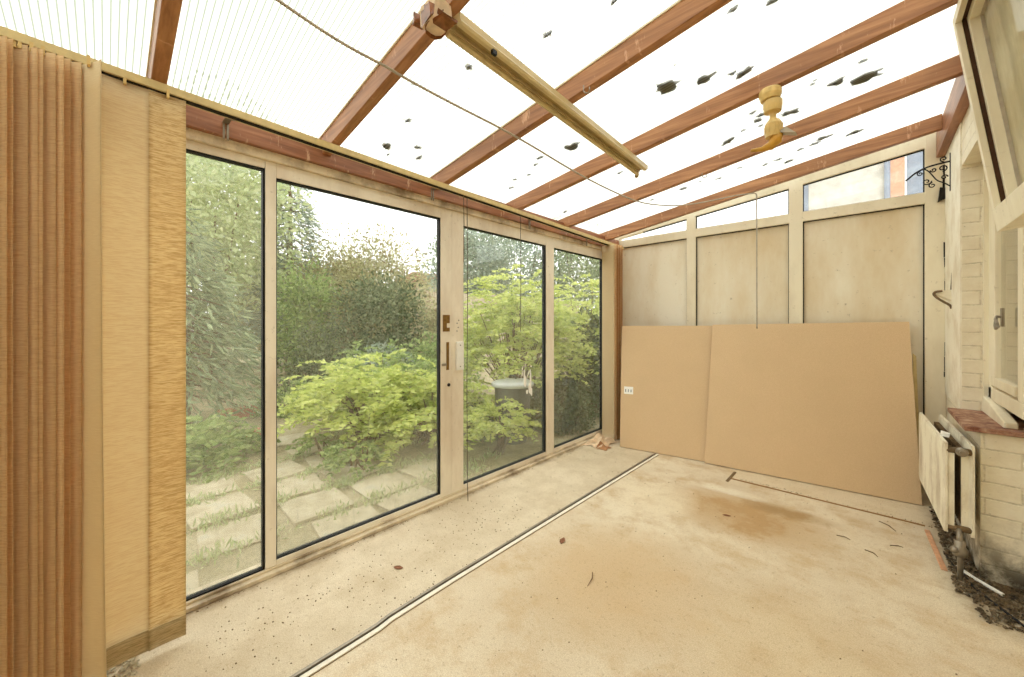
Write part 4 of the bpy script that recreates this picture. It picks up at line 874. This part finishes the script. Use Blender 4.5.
# bin behind the dirty door
bn = thing('garden_bin', (-2.92, 3.12, GZ), 'round dark garden bin with pale lid behind the dirty sliding door', 'bin')
mk('body', B().lathe([(.16, 0), (.19, .3), (.205, .60), (.21, .62)], (-2.92, 3.12, GZ), n=28), M['galv'], bn, smooth=False)
mk('lid', B().lathe([(.235, .615), (.24, .635), (.235, .65), (.19, .672), (.08, .69), (.02, .692)], (-2.92, 3.12, GZ), n=28), M['binlid'], bn)
mk('lid_handle', B().tube([(-2.97, 3.12, .585), (-2.96, 3.12, .625), (-2.88, 3.12, .625), (-2.87, 3.12, .585)], .010, 8), M['galv'], bn)
# neighbours
nb = thing('neighbouring_extension', (.6, 6.2, GZ), 'pale rendered neighbouring wall with grey and salmon strips seen through the end window', 'building')
mk('wall', B().box(-.58, .12, 6.0, 6.6, GZ, 3.12), M['render'], nb); mk('corner_board', B().box(-.64, -.56, 5.98, 6.6, GZ, 3.12), M['slate'], nb)
mk('downpipe', B().tube([(.14, 5.97, GZ), (.14, 5.97, 3.12)], .026, 12), M['slate'], nb, smooth=True); mk('brick_pier', B().box(.165, .275, 5.97, 6.6, GZ, 3.12), M['brickstrip'], nb)
mk('white_bead', B().box(.276, .292, 5.965, 6.6, GZ, 3.12), M['white'], nb); mk('cladding', B().box(.293, 1.6, 5.985, 6.6, GZ, 3.12), M['slate'], nb)
nh = thing('neighbouring_house', (-22, 14.5, GZ), 'distant house with a white window beyond the garden fence', 'building')
mk('wall', B().box(-26, -20, 14.4, 20, GZ, 4.0), M['fence'], nh); mk('roof', B().hexa([(-26.3, 14.2, 4.0), (-19.7, 14.2, 4.0), (-19.7, 20.2, 4.0), (-26.3, 20.2, 4.0), (-23.2, 14.5, 4.7), (-22.8, 14.5, 4.7), (-22.8, 20, 4.7), (-23.2, 20, 4.7)]), M['roof'], nh)
for y in (14.7, 17.0):
    f = mk('window', B().box(-20.03, -19.94, y, y+1.1, 2.4, 3.6), M['white'], nh); mk('pane', B().box(-19.94, -19.92, y+.1, y+.5, 2.5, 3.5).box(-19.94, -19.92, y+.6, y+1.0, 2.5, 3.5), M['darkglass'], f)

# ------------------------------------------------------------------ light, camera, view
w = bpy.data.worlds.new('overcast sky'); S.world = w; w.use_nodes = True; nt = w.node_tree; nt.nodes.clear()
bg = nt.nodes.new('ShaderNodeBackground'); bg.inputs[0].default_value = (1.0, 1.0, 1.0, 1); bg.inputs[1].default_value = 1.0; ow = nt.nodes.new('ShaderNodeOutputWorld'); nt.links.new(bg.outputs[0], ow.inputs[0])
cam = bpy.data.cameras.new('camera'); co = bpy.data.objects.new('camera', cam); COL.objects.link(co); S.camera = co
cam.sensor_width = 36; cam.lens = 36*381/1024; cam.shift_y = -16/1024; cam.clip_start = .02; cam.clip_end = 200
co.location = (0, 0, 1.22); yaw = math.atan2(.6848, .7288); co.rotation_euler = (PI/2, 0, yaw)
S.view_settings.view_transform = 'Standard'; S.view_settings.look = 'None'; S.view_settings.gamma = 1; S.view_settings.use_curve_mapping = False
S.view_settings.exposure = 1.47
S.cycles.max_bounces = 12; S.cycles.transparent_max_bounces = 32; S.cycles.diffuse_bounces = 6; S.cycles.transmission_bounces = 8
